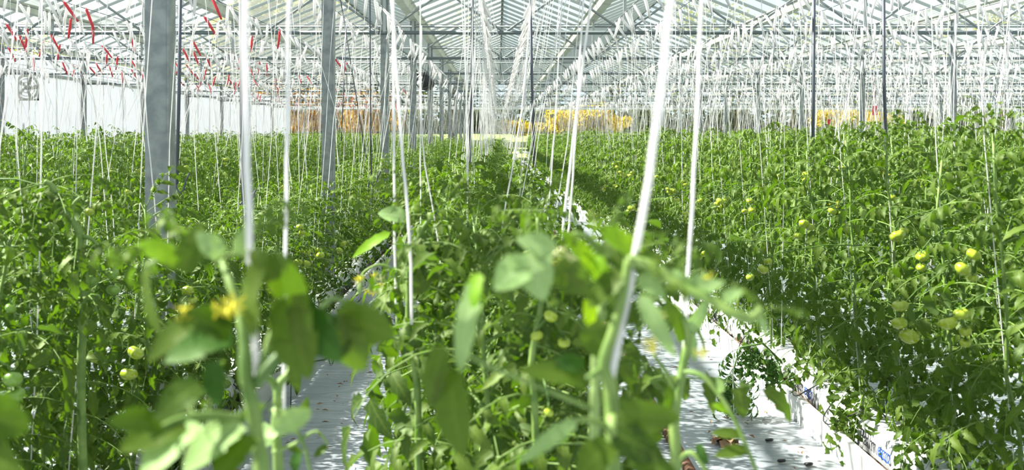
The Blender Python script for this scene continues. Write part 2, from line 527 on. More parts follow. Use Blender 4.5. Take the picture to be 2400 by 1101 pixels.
# ------------------------------------------------------------------ roof
roof = empty('ceiling', (0, 0, 0), 'glass roof of repeated low gables on white valley gutters', 'roof', kind='structure')
pane_jobs, bar_jobs = [], []
PW = 0.75
for b in range(12):
    xa = XL + b * 3.2
    xr = xa + 1.6
    m = MB()
    m.box((xr - .025, YBACK, ZG + RISE - .03), (xr + .025, YEND, ZG + RISE + .04))
    m.obj('ridge_beam', M['ridge'], roof, smooth=False)
    for side in (-1, 1):
        xe = xr + side * (1.6 - .08)
        n = int((YEND - YBACK) / PW)
        for j in range(n):
            y0 = YBACK + j * PW
            d = math.hypot(xr + side * .8, y0)
            vis = (y0 > 13 and abs(xr) / max(y0, 1) < .62)
            pane_jobs.append((0 if vis else 1, d, xr, xe, y0))
            bar_jobs.append((0 if vis else 1, d, xr, xe, y0))
for b in range(13):
    x = XL + b * 3.2
    m = MB()
    prof = [(-.10, .10), (-.07, .0), (.07, .0), (.10, .10), (.13, .12), (.13, .135), (.09, .12), (.06, .02), (-.06, .02), (-.09, .12), (-.13, .135), (-.13, .12)]
    n = len(prof)
    vs = [(x + a, yy, ZG + c) for yy in (YBACK, YEND) for a, c in prof]
    m.add(vs, [(i, (i + 1) % n, n + (i + 1) % n, n + i) for i in range(n)])
    m.obj('valley_gutter', M['gutter_alu'], roof, smooth=False)


def pane_geo(m, xr, xe, y0):
    z0, z1 = ZG + .12, ZG + RISE
    g = .012
    m.add([(xe, y0 + g, z0), (xr, y0 + g, z1), (xr, y0 + PW - g, z1), (xe, y0 + PW - g, z0)], [(0, 1, 2, 3)])


def bar_geo(m, xr, xe, y0):
    z0, z1 = ZG + .12, ZG + RISE
    w, h = .014, .045
    vs = [(xe, y0 - w, z0 - h), (xe, y0 + w, z0 - h), (xe, y0 + w, z0 + .01), (xe, y0 - w, z0 + .01),
          (xr, y0 - w, z1 - h), (xr, y0 + w, z1 - h), (xr, y0 + w, z1 + .01), (xr, y0 - w, z1 + .01)]
    m.add(vs, [(0, 1, 2, 3), (7, 6, 5, 4), (0, 4, 5, 1), (1, 5, 6, 2), (2, 6, 7, 3), (3, 7, 4, 0)])


for jobs, fn, name, mm_ in ((pane_jobs, pane_geo, 'pane', 'glass'), (bar_jobs, bar_geo, 'glazing_bar', 'bar')):
    jobs.sort()
    for j in jobs[:298]:
        m = MB(); fn(m, *j[2:]); m.obj(name, M[mm_], roof, smooth=False)
    m = MB()
    for j in jobs[298:]:
        fn(m, *j[2:])
    tag(m.obj(name, M[mm_], roof, smooth=False), kind='stuff')

# trusses
for n in range(-1, 13):
    yy = n * S - (0.12 if n == 12 else 0)
    tr = empty('roof_truss', (0, yy, 0), None, 'truss', kind='structure')
    names = {3: 'nearest', 4: 'second', 5: 'third', 6: 'fourth', 7: 'fifth', 8: 'sixth', 9: 'seventh', 10: 'eighth', 11: 'ninth', 12: 'tenth'}
    if n in names:
        tr['label'] = 'grey steel lattice truss across the house, %s of those in view' % names[n]
    else:
        tr['label'] = 'grey steel lattice truss overhead above the frame'
        tr['group'] = 'trusses above the camera'
    m = MB(); m.tube([(XL, 0, ZLO), (XR, 0, ZLO)], .026, 8); m.obj('lower_chord', M['truss'], tr)
    m = MB(); m.tube([(XL, 0, ZUP), (XR, 0, ZUP)], .018, 8); m.obj('upper_chord', M['chord'], tr)
    m = MB(); m.tube([(XL, .08, ZUP + .05), (XR, .08, ZUP + .05)], .006, 4); m.obj('tie_wire', M['rod'], tr)
    x = XL
    i = 0
    dm = {}
    while x < XR - .1:
        for sgn in (0, 1):
            a, b2 = (x, x + .8) if sgn == 0 else (x + .8, x + 1.6)
            if n < 2: continue
            if sgn not in dm:
                m = MB()
                m.tube([(0, 0, ZLO if sgn == 0 else ZUP), (.8, 0, ZUP if sgn == 0 else ZLO)], .017, 5)
                dm[sgn] = m.mesh('diagonal', M['chord'])
            link('diagonal', dm[sgn], tr, (a, 0, 0))
        if i % 2 == 0:
            m = MB(); m.box((x - .02, -.02, ZLO), (x + .02, .02, ZG)); m.obj('gutter_post', M['steel_light'], tr, smooth=False)
        x += 1.6
        i += 1

# columns: folded galvanised profile
for cx in COLX[:-1]:
    for n in range(1, 12):
        if cx == XL and n < 4: continue
        m = MB()
        w, dpt = .108, .09
        prof = [(-w / 2, 0), (w / 2 - .014, 0), (w / 2 - .008, -.006), (w / 2, -.006), (w / 2, dpt), (w / 2 - .012, dpt), (w / 2 - .012, .012), (-w / 2 + .012, .012), (-w / 2 + .012, dpt), (-w / 2, dpt)]
        k = len(prof)
        zt = ZLO if False else ZG - .02
        vs = [(a, c, z) for z in (0, zt) for a, c in prof]
        m.add(vs, [(i, (i + 1) % k, k + (i + 1) % k, k + i) for i in range(k)] + [tuple(range(k, 2 * k))])
        o = m.obj('steel_column', M['steel'], None, (cx + (.06 if cx == XL else 0), n * S, 0), smooth=False)
        if cx == COLX[1] and n <= 5:
            lb = ['thick galvanised steel column rising from the leafy row at left, nearest of its line',
                  'galvanised steel column second from the front in the left line',
                  'galvanised steel column third from the front in the left line',
                  'galvanised steel column fourth in the left line, beside the black fan',
                  'galvanised steel column fifth in the left line, past the black fan'][n - 1]
            tag(o, lb, 'column', 'left line of steel columns', 'structure')
        else:
            side = {COLX[0]: 'against the white film wall', COLX[1]: 'far down the left line', COLX[2]: 'in the line across the right rows', COLX[3]: 'in the distant far right line'}[cx]
            tag(o, 'slim grey steel column ' + side, 'column', 'steel columns ' + side, 'structure')

# crop wires along the rows
for k, rx in ROWX.items():
    cw = empty('crop_wire', (rx, 0, ZLO), 'pair of thin steel wires above leafy row %s' % (
        'in the middle' if k == 0 else ('number %d to the %s' % (abs(k), 'right' if k > 0 else 'left'))), 'wire', 'overhead crop wires', 'structure')
    for s in (-1, 1):
        m = MB(); m.tube([(s * .27, max(0, abs(rx) / .6 - 4), .0), (s * .27, YEND, .0)], .004, 4); m.obj('wire', M['rod'], cw)

# ------------------------------------------------------------------ outside: trees, shrubs
def crown_mesh(name, rad, n, mm_, rng, size=.16, flat=1.0, blobs=9):
    m = MB()
    cs = [(rng.uniform(-.6, .6) * rad[0], rng.uniform(-.6, .6) * rad[1], rng.uniform(-.65, .65) * rad[2], rng.uniform(.3, .55)) for _ in range(blobs)]
    V = []; Fc = []; D = []
    for i in range(n):
        c = cs[i % blobs]
        u = Vector((rng.gauss(0, 1), rng.gauss(0, 1), rng.gauss(0, 1))).normalized()
        rr = c[3] * (.55 + .45 * rng.random())
        p = Vector((c[0] + u.x * rr * rad[0], c[1] + u.y * rr * rad[1], c[2] + u.z * rr * rad[2]))
        a = Vector((rng.gauss(0, 1), rng.gauss(0, 1), rng.gauss(0, 1))).normalized()
        b = a.orthogonal().normalized()
        s = size * rng.uniform(.6, 1.3)
        k = len(V)
        V += [tuple(p - a * s), tuple(p - b * s * .5), tuple(p + a * s), tuple(p + b * s * .5)]
        Fc += [(k, k + 1, k + 2, k + 3)]
        g = rng.random()
        D += [(0, g, 0, 1)] * 4
    m.add(V, Fc, 0, D)
    return m.mesh(name, M[mm_], False, True)


rt = random.Random(11)
crownA = crown_mesh('crown', (3.2, 3.0, 4.2), 5200, 'tree_leaf', rt, .23)
crownB = crown_mesh('crown', (3.0, 3.0, 4.6), 1500, 'tree_leaf', rt, .13)
hedgeM = crown_mesh('crown', (2.6, 1.6, 1.9), 2600, 'hedge_leaf', rt, .16)
yelM = crown_mesh('foliage', (1.5, 1.0, .9), 1500, 'yellow_leaf', rt, .10)
oraM = crown_mesh('foliage', (1.7, 1.0, 1.1), 1500, 'orange_leaf', rt, .11)


def trunk_mesh(h, r, rng, nb=9):
    m = MB()
    m.tube([(0, 0, 0), (.05, 0, h * .35), (-.08, .05, h * .7), (0, 0, h)], [r, r * .8, r * .5, r * .12], 7)
    for i in range(nb):
        z = h * rng.uniform(.3, .85); a = rng.uniform(0, 6.28); ln = rng.uniform(1.2, 2.8)
        dx, dy = math.cos(a), math.sin(a)
        m.tube([(0, 0, z), (dx * ln * .5, dy * ln * .5, z + ln * .45), (dx * ln, dy * ln, z + ln * 1.05)], [r * .35, r * .2, r * .05], 5)
        for q in range(3):
            t = rng.uniform(.4, .95); b = a + rng.uniform(-1.2, 1.2)
            bx, by, bz = dx * ln * t, dy * ln * t, z + ln * t
            m.tube([(bx, by, bz), (bx + math.cos(b) * .7, by + math.sin(b) * .7, bz + .9)], [r * .14, r * .03], 4)
    return m.mesh('trunk', M['bark'])


tm1, tm2 = trunk_mesh(9, .2, rt), trunk_mesh(9.5, .15, rt, 16)
for i, (px, Y, h, kind) in enumerate([(600, 66, 1.05, 0), (690, 70, 1.2, 0), (780, 68, 1.25, 0), (860, 72, 1.15, 0), (950, 74, .9, 0), (1060, 70, .95, 1),
                                      (500, 70, .9, 1), (60, 66, .8, 1), (1290, 78, .8, 1), (1450, 74, .9, 1), (1640, 72, 1.1, 1), (1730, 76, 1.0, 1), (1860, 74, .95, 1),
                                      (2060, 76, .8, 1), (2350, 70, 1.15, 1), (2260, 75, .9, 1)]):
    x = (px - VX) / F * Y
    lb = ('tall tree with dense yellow green crown beyond the glass end wall, above the left rows' if kind == 0
          else 'thin sparse tree with bare grey branches beyond the glass end wall')
    t = empty('tree', (x, Y, .8), lb, 'tree', 'leafy trees behind the house' if kind == 0 else 'bare trees behind the house')
    link('trunk', tm1 if kind == 0 else tm2, t, scale=h, rot=(0, 0, i * 1.3))
    cro = link('crown', crownA if kind == 0 else crownB, t, (0, 0, 6.6 * h), scale=h, rot=(0, 0, i * .9))
    cro['kind'] = 'stuff'
for i in range(22):
    x = -32 + i * 3.9
    o = link('hedge_bush', hedgeM, None, (x, 88 + (i % 3) * 1.5, 2.6), rot=(0, 0, i * 2.1 * 0 + (3.14 if i % 2 else 0)), scale=(1.7, 1, 1.35 + .2 * (i % 2)))
    tag(o, 'dark brown green hedge bush at the far edge of the lawn', 'bush', 'hedge behind the lawn')
for i, (px, pz, s) in enumerate([(1335, 290, 1.0), (1395, 275, .9), (1440, 300, .8), (1240, 305, .55), (1195, 300, .5)]):
    Y = 66
    o = link('yellow_shrub', yelM, None, P(px, pz, Y), rot=(0, 0, i), scale=s * 1.5)
    tag(o, 'golden yellow blossoming shrub on the lawn right of the centre path end', 'shrub', 'yellow shrubs near the middle')
for i, (px, pz, s) in enumerate([(1945, 278, .8), (1985, 282, .8), (2040, 280, .55), (2090, 285, .5)]):
    o = link('yellow_shrub', yelM, None, P(px, pz, 62), rot=(0, 0, i), scale=s * 1.3)
    tag(o, 'bright yellow shrub outside the glass beyond the right rows', 'shrub', 'yellow shrubs at right')
for i, (px, pz, s) in enumerate([(640, 235, .9), (730, 240, 1.0), (820, 240, 1.0), (880, 255, .8), (700, 275, 1.1), (850, 290, 1.0)]):
    o = link('orange_shrub', oraM, None, P(px, pz, 60), rot=(0, 0, i), scale=(s * 1.2, s, s * 1.7))
    tag(o, 'orange leaved shrub outside the glass beyond the left rows', 'shrub', 'orange shrubs at left')

# ------------------------------------------------------------------ leaf geometry
def leaflet(Ln, W, N, rng, fold=.35, curl=.9, ser=.3, twist=0.0):
    """local: base at origin, +Y to tip, +Z normal. returns verts, faces, data(mid, t)"""
    V = []; D = []; Fc = []
    ang = 0.0; yy = 0.0; zz = 0.0
    st = Ln / N
    for i in range(N + 1):
        t = i / N
        w = W / 2 * (math.sin(math.pi * min(1, t ** .72 * .97 + .015)) ** .85)
        if 0 < i < N:
            w *= (1 - ser) if i % 2 == 0 else (1 + ser * .35)
        fz = fold * (1 - .4 * t)
        ph = math.sin(t * 9 + fold * 5) * .12
        tw = twist * t
        cx, sx = math.cos(tw), math.sin(tw)
        nyy, nzz = -math.sin(ang), math.cos(ang)
        lag = -w * .25 if i % 2 else w * .15
        for sgn in (-1, 0, 1):
            ox = sgn * w
            oz = abs(sgn) * w * (fz + ph * sgn)
            x = ox * cx - oz * sx * sgn
            up = oz + ox * sx
            y2 = yy + (abs(sgn) * lag) * math.cos(ang) + nyy * up
            z2 = zz + (abs(sgn) * lag) * math.sin(ang) + nzz * up
            V.append((x, y2, z2)); D.append((1.0 - abs(sgn), 0, t, 1))
        ang -= curl / N * (1 + .3 * math.sin(i * 2.1))
        yy += st * math.cos(ang); zz += st * math.sin(ang)
    for i in range(N):
        a = i * 3; b = a + 3
        if i == 0:
            Fc += [(a + 1, b + 1, b), (a + 1, b + 2, b + 1)]
        elif i == N - 1:
            Fc += [(a, a + 1, b + 1), (a + 1, a + 2, b + 1)]
        else:
            Fc += [(a, a + 1, b + 1, b), (a + 1, a + 2, b + 2, b + 1)]
    return np.array(V), Fc, np.array(D)


def xf(V, mtx):
    A = np.array(mtx)
    return V @ A[:3, :3].T + A[:3, 3]


def frame(p, t, u):
    t = t.normalized()
    s = t.cross(u)
    if s.length < 1e-5: s = t.orthogonal()
    s.normalize(); u = s.cross(t)
    return Matrix(((s.x, t.x, u.x, p.x), (s.y, t.y, u.y, p.y), (s.z, t.z, u.z, p.z), (0, 0, 0, 1)))


def compound(mbd, mtx, rng, length=.30, N=5, tint=.5, droop=1.0, curl=.9, stemmat=1, pairs=3, size=1.0, minor=True):
    """one tomato leaf: arched rachis with toothed leaflets in pairs and a terminal one, added to mbd"""
    pts = []; tg = []
    ang = .25; p = Vector((0, 0, 0))
    K = 6
    for i in range(K + 1):
        pts.append(p.copy()); tg.append(Vector((0, math.cos(ang), math.sin(ang))))
        p = p + tg[-1] * (length / K)
        ang -= droop / K
    pr = MB()
    rr = length * .0095
    wp = [mtx @ q for q in pts]
    mbd.tube(wp, [rr * (1 - .65 * i / K) for i in range(K + 1)], 4 if N > 3 else 3, stemmat, (1, tint, 0, 1), caps=False)

    def at(t):
        f = t * K; i = min(int(f), K - 1); f -= i
        return pts[i].lerp(pts[i + 1], f), tg[i]

    def put(t, side, Ln, th):
        q, T = at(t)
        Sd = Vector((1, 0, 0)); U = Sd.cross(T)
        if side == 0:
            dr = T.copy()
        else:
            dr = T * math.cos(th) + Sd * side * math.sin(th)
        dr = dr - U * rng.uniform(.05, .45)
        un = (U + Sd * side * -rng.uniform(-.1, .4) + Vector((rng.uniform(-.25, .25), rng.uniform(-.25, .25), 0)))
        V, Fc, D = leaflet(Ln, Ln * rng.uniform(.38, .54), N, rng, rng.uniform(.15, .6), curl * rng.uniform(.4, 2.0), .28 if N > 3 else .1, rng.uniform(-.5, .5))
        off = .12 * Ln
        V = V + np.array([0, off, 0])
        fm = mtx @ frame(q, dr, un)
        D = D.copy(); D[:, 1] = tint + rng.uniform(-.12, .12)
        mbd.add(xf(V, fm), Fc, 0, D)

    L0 = length * .265 * size
    put(1.0, 0, L0 * 1.2, 0)
    tt = [.84, .62, .40][:pairs] if pairs < 4 else [.87, .68, .49, .30]
    for j, t in enumerate(tt):
        for sgn in (-1, 1):
            put(t + rng.uniform(-.03, .03), sgn, L0 * (1.0 - .08 * j) * rng.uniform(.85, 1.1), rng.uniform(.9, 1.25))
    if minor:
        for t in (.73, .51):
            for sgn in (-1, 1):
                put(t, sgn, L0 * rng.uniform(.28, .42), 1.2)


rl = random.Random(21)
LEAFMESH = []
for i in range(14):
    m = MB()
    compound(m, Matrix.Identity(4), rl, .30 + .03 * (i % 3), 7, .5, rl.uniform(.5, 1.9), rl.uniform(.5, 1.6), pairs=4, size=rl.uniform(.85, 1.1))
    LEAFMESH.append(m.mesh('leaf', [M['leaf'], M['stem']], True, True))
CURLMESH = []
for i in range(5):
    m = MB()
    compound(m, Matrix.Identity(4), rl, .15, 5, .75, rl.uniform(-.3, .8), rl.uniform(1.2, 2.4), pairs=3, size=.85)
    CURLMESH.append(m.mesh('top_leaf', [M['leaf'], M['stem']], True, True))


# fruit and flowers
def tomato_mesh(mm_, lobes, rng, depth=.15):
    m = MB(); nu, nv = 20, 9
    V = []; Fc = []
    for j in range(nv + 1):
        th = math.pi * j / nv
        for i in range(nu):
            a = 2 * math.pi * i / nu
            rb = 1 + depth * math.cos(a * lobes) * math.sin(th) ** .5
            r = math.sin(th) * rb
            z = math.cos(th) * .78
            if j <= 1: z -= .10 * (2 - j)
            V.append((r * math.cos(a), r * math.sin(a), z))
    for j in range(nv):
        for i in range(nu):
            i2 = (i + 1) % nu
            Fc.append((j * nu + i, (j + 1) * nu + i, (j + 1) * nu + i2, j * nu + i2))
    m.add(V, Fc, 0)
    # calyx star and stalk
    for i in range(5):
        a = i * 1.2566
        c, s = math.cos(a), math.sin(a)
        m.add([(0, 0, .72), (c * .3 - s * .12, s * .3 + c * .12, .80), (c * .85, s * .85, .70 + .2), (c * .3 + s * .12, s * .3 - c * .12, .80)], [(0, 1, 2, 3)], 1)
    m.tube([(0, 0, .65), (.05, 0, .95), (.12, 0, 1.15)], .06, 5, 1)
    return m.mesh('tomato', [M[mm_], M['calyx']])


TOM = [tomato_mesh('tomato', 7, rl), tomato_mesh('tomato', 6, rl, .12), tomato_mesh('tomato', 9, rl, .10)]
TOMD = tomato_mesh('tomato_dark', 6, rl, .05)


def flower_mesh(mm_='petal'):
    m = MB()
    for i in range(6):
        a = i * math.pi / 3
        c, s = math.cos(a), math.sin(a)
        m.add([(0, 0, 0), (c * .5 - s * .16, s * .5 + c * .16, .12), (c * 1.05, s * 1.05, -.15), (c * .5 + s * .16, s * .5 - c * .16, .12)], [(0, 1, 2, 3)], 0)
    m.tube([(0, 0, 0), (0, 0, .3), (0, 0, .65)], [.16, .14, .03], 6, 0)
    m.tube([(0, 0, -.02), (0, 0, -.35), (.1, 0, -.6)], [.1, .06, .05], 5, 1)
    return m.mesh('flower', [M[mm_], M['sepal']])


FLW, FLWP = flower_mesh(), flower_mesh('petal_pale')


def fruit_truss(parent, anchor, tomatoes, dark=False, rng=R):
    """tomatoes: list of (world point, radius). anchor: world point on the stem; parent at world offset"""
    off = parent.matrix_basis.translation if parent else Vector((0, 0, 0))
    m = MB()
    cen = sum((p for p, r in tomatoes), Vector()) / len(tomatoes)
    top = cen + Vector((0, 0, max(r for p, r in tomatoes) * 1.8))
    m.tube([anchor - off, anchor.lerp(top, .35) + Vector((0, 0, .025)) - off, anchor.lerp(top, .75) + Vector((0, 0, .02)) - off, top - off], [.0028, .0025, .002, .002], 5)
    for p, r in tomatoes:
        m.tube([top - off, (top + p) / 2 + Vector((0, 0, .01)) - off, p + Vector((0, 0, r * .7)) - off], .002, 4)
    t = m.obj('fruit_truss', M['stem_dark'], parent)
    for p, r in tomatoes:
        link('tomato', (TOMD if dark else rng.choice(TOM)), t, p - off, (rng.uniform(-.5, .5), rng.uniform(-.5, .5), rng.uniform(0, 6)), r)
    return t


# ------------------------------------------------------------------ plants of the rows
def stem_path(h, lean, rng, z0=.16, n=7, wob=.02):
    pts = []
    for i in range(n + 1):
        t = i / n
        pts.append(Vector((lean * t ** 1.3 + rng.uniform(-wob, wob) * (0 < i), rng.uniform(-wob, wob) * (0 < i), z0 + (h - z0) * t)))
    return pts


def on_path(pts, t):
    f = t * (len(pts) - 1); i = min(int(f), len(pts) - 2)
    return pts[i].lerp(pts[i + 1], f - i)


def leaf_xforms(pts, rng, n, spread=1.0, zlo=.02):
    """placements of n leaves up the stem: matrix, height fraction"""
    out = []
    az = rng.uniform(0, 6.28)
    for i in range(n):
        t = zlo + (1 - zlo) * (i + rng.random() * .8) / n
        az += 2.4 + rng.uniform(-.4, .4)
        p = on_path(pts, min(t, 1))
        pitch = -.75 + 1.35 * t + rng.uniform(-.3, .3)
        sc = spread * rng.uniform(.8, 1.15) * (1 - .35 * max(0, t - .75) / .25)
        mt = Matrix.Translation(p) @ Matrix.Rotation(az, 4, 'Z') @ Matrix.Rotation(pitch, 4, 'X') @ Matrix.Rotation(rng.uniform(-.5, .5), 4, 'Y') @ Matrix.Scale(sc, 4)
        out.append((mt, t, sc))
    return out


def simple_plant_mesh(h, rng, nleaf=24, N=3, stem=True, spread=1.0, toms=0, minor=False):
    m = MB()
    pts = stem_path(h, rng.uniform(-.08, .08), rng)
    if stem:
        m.tube(pts, [.0075 - .004 * i / 7 for i in range(8)], 5, 1, (1, .5, 0, 1))
    for mt, t, sc_ in leaf_xforms(pts, rng, nleaf, spread):
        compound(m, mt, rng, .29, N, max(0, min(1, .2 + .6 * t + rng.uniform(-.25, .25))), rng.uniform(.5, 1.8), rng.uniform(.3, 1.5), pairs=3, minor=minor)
    for q in range(toms):
        z = rng.uniform(.35, .8) * h; a = rng.uniform(0, 6.28); cx, cy_ = math.cos(a) * .16, math.sin(a) * .16
        for w in range(3):
            c = (cx + rng.uniform(-.04, .04), cy_ + rng.uniform(-.04, .04), z + rng.uniform(-.06, .06)); r = rng.uniform(.02, .032)
            V = [(c[0] + r * dx, c[1] + r * dy, c[2] + r * dz) for dx, dy, dz in ((0, 0, 1), (.9, 0, .4), (.28, .86, .4), (-.73, .53, .4), (-.73, -.53, .4), (.28, -.86, .4), (.73, .53, -.4), (-.28, .86, -.4), (-.9, 0, -.4), (-.28, -.86, -.4), (.73, -.53, -.4), (0, 0, -1))]
            m.add(V, [(0, 1, 2), (0, 2, 3), (0, 3, 4), (0, 4, 5), (0, 5, 1), (1, 6, 2), (2, 7, 3), (3, 8, 4), (4, 9, 5), (5, 10, 1), (2, 6, 7), (3, 7, 8), (4, 8, 9), (5, 9, 10), (1, 10, 6), (6, 11, 7), (7, 11, 8), (8, 11, 9), (9, 11, 10), (10, 11, 6)], 2)
    return m


PM = [M['leaf'], M['stem'], M['tomato']]
rp = random.Random(5)
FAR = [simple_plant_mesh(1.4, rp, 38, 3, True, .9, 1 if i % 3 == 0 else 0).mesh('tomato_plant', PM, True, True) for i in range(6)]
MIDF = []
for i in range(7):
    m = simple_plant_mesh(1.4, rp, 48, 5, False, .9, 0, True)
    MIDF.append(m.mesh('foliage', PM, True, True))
MIDS = []
for i in range(4):
    m = MB(); pts = stem_path(1.42, rp.uniform(-.05, .05), rp, wob=.015)
    m.tube(pts, [.0085 - .004 * j / 7 for j in range(8)], 6)
    MIDS.append(m.mesh('stem', M['stem']))


def row_height(k, y):
    if k == 0:
        return 1.24 if y > 3 else 1.20
    if k == -1:
        if y < 3.95: return 1.27
        if y < 4.6: return .92
        if y < 9: return 1.06
        return 1.10 + .2 * min(1, (y - 9) / 6)
    if k == 1:
        return 1.46
    if k > 1:
        return 1.50
    return 1.42 if k == -2 else 1.47


ROWNAME = {0: 'middle row', 1: 'first row at right', -1: 'first row at left', 2: 'second row at right', 3: 'third row at right', 4: 'fourth row at right', -2: 'second row at left',
           -3: 'third row at left', -4: 'fourth row at left'}


def rowname(k):
    return ROWNAME.get(k, 'outer rows at far %s' % ('right' if k > 0 else 'left'))


GROUPS = [  # (list of (px, py, diameter px)), distance
    ([(2110, 716, 36), (2108, 757, 36), (2131, 788, 44)], 3.75),
    ([(2222, 757, 40), (2253, 735, 36), (2262, 775, 30), (2262, 803, 26)], 3.3),
    ([(2257, 630, 38), (2282, 595, 34), (2280, 650, 24)], 3.4),
    ([(2105, 550, 32), (2096, 557, 24), (2118, 541, 24)], 4.2),
    ([(1884, 524, 24), (1898, 531, 22), (1870, 552, 20)], 5.0),
    ([(1951, 495, 20), (1975, 500, 20), (1979, 527, 18)], 5.0),
    ([(1789, 630, 26), (1758, 649, 20), (1800, 612, 20)], 4.9),
    ([(1637, 601, 20), (1652, 594, 18), (1664, 591, 18), (1629, 604, 16)], 6.3),
    ([(1757, 470, 16), (1763, 492, 18), (1745, 495, 14)], 5.9),
    ([(2162, 600, 30), (2160, 626, 24)], 3.9),
    ([(1480, 487, 18), (1473, 494, 12)], 7.6),
    ([(1688, 471, 18), (1680, 478, 14)], 6.4),
    ([(1586, 468, 16)], 7.2),
    ([(2090, 463, 20)], 4.6),
    ([(1640, 470, 14), (1605, 500, 14)], 7.0),
]
LG = [([(318, 826, 38), (301, 876, 38)], 3.35), ([(30, 888, 46), (35, 925, 46)], 2.6), ([(215, 655, 36), (264, 642, 30), (266, 679, 32), (221, 697, 28)], 3.2),
      ([(209, 497, 22)], 3.4), ([(703, 531, 18), (708, 545, 16)], 6.6), ([(697, 663, 20), (694, 684, 22), (709, 688, 18)], 6.2), ([(440, 680, 26), (452, 702, 22)], 4.1), ([(25, 722, 26)], 2.8)]
GROUPS = [(a, d * .94) for a, d in GROUPS]
LG = [(a, d * .90) for a, d in LG]


def hides_fruit(w):
    if w.y < .5: return False
    px, py = VX + w.x / w.y * F, VY - (w.z - CAMZ) / w.y * F
    if w.y < 6.5 and w.z < .55 and any(abs(px - a) < 34 and abs(py - b) < 30 for a, b in ((1822, 878), (1903, 920), (2070, 1058), (2095, 1085))):
        return True
    for gl_, d in GROUPS + LG:
        if w.y < d + .02 and any(abs(px - a) < 14 + 60 / d and abs(py - b) < 14 + 60 / d for a, b, _ in gl_):
            return True
    return False


spots = []
for k, rx in ROWX.items():
    y = max(2.35 if k else 1.75, (abs(rx) - .5) / .49)
    i = 0
    if k == 1: rx += .06
    while y < YEND - 1.0:
        sp = .25 if y < 8 and abs(k) < 2 else .30 if y < 30 else .36
        side = -1 if i % 2 else 1
        x = rx + side * .09 + R.uniform(-.03, .03) - (.12 if k == 0 and y > 3 else 0)
        if k == 0 and y > 5.5 and i % 2:
            spots.append((math.hypot(x, y), k, -.33 + R.uniform(-.05, .05), y, side))
        clear = all(not (abs(x - cx) < (.14 if n == 1 else .07) and abs(y - n * S) < (.14 if n == 1 else .07)) for cx in COLX for n in range(1, 12))
        if clear:
            spots.append((math.hypot(x, y), k, x, y + R.uniform(-.05, .05), side))
        y += sp; i += 1
spots.sort()
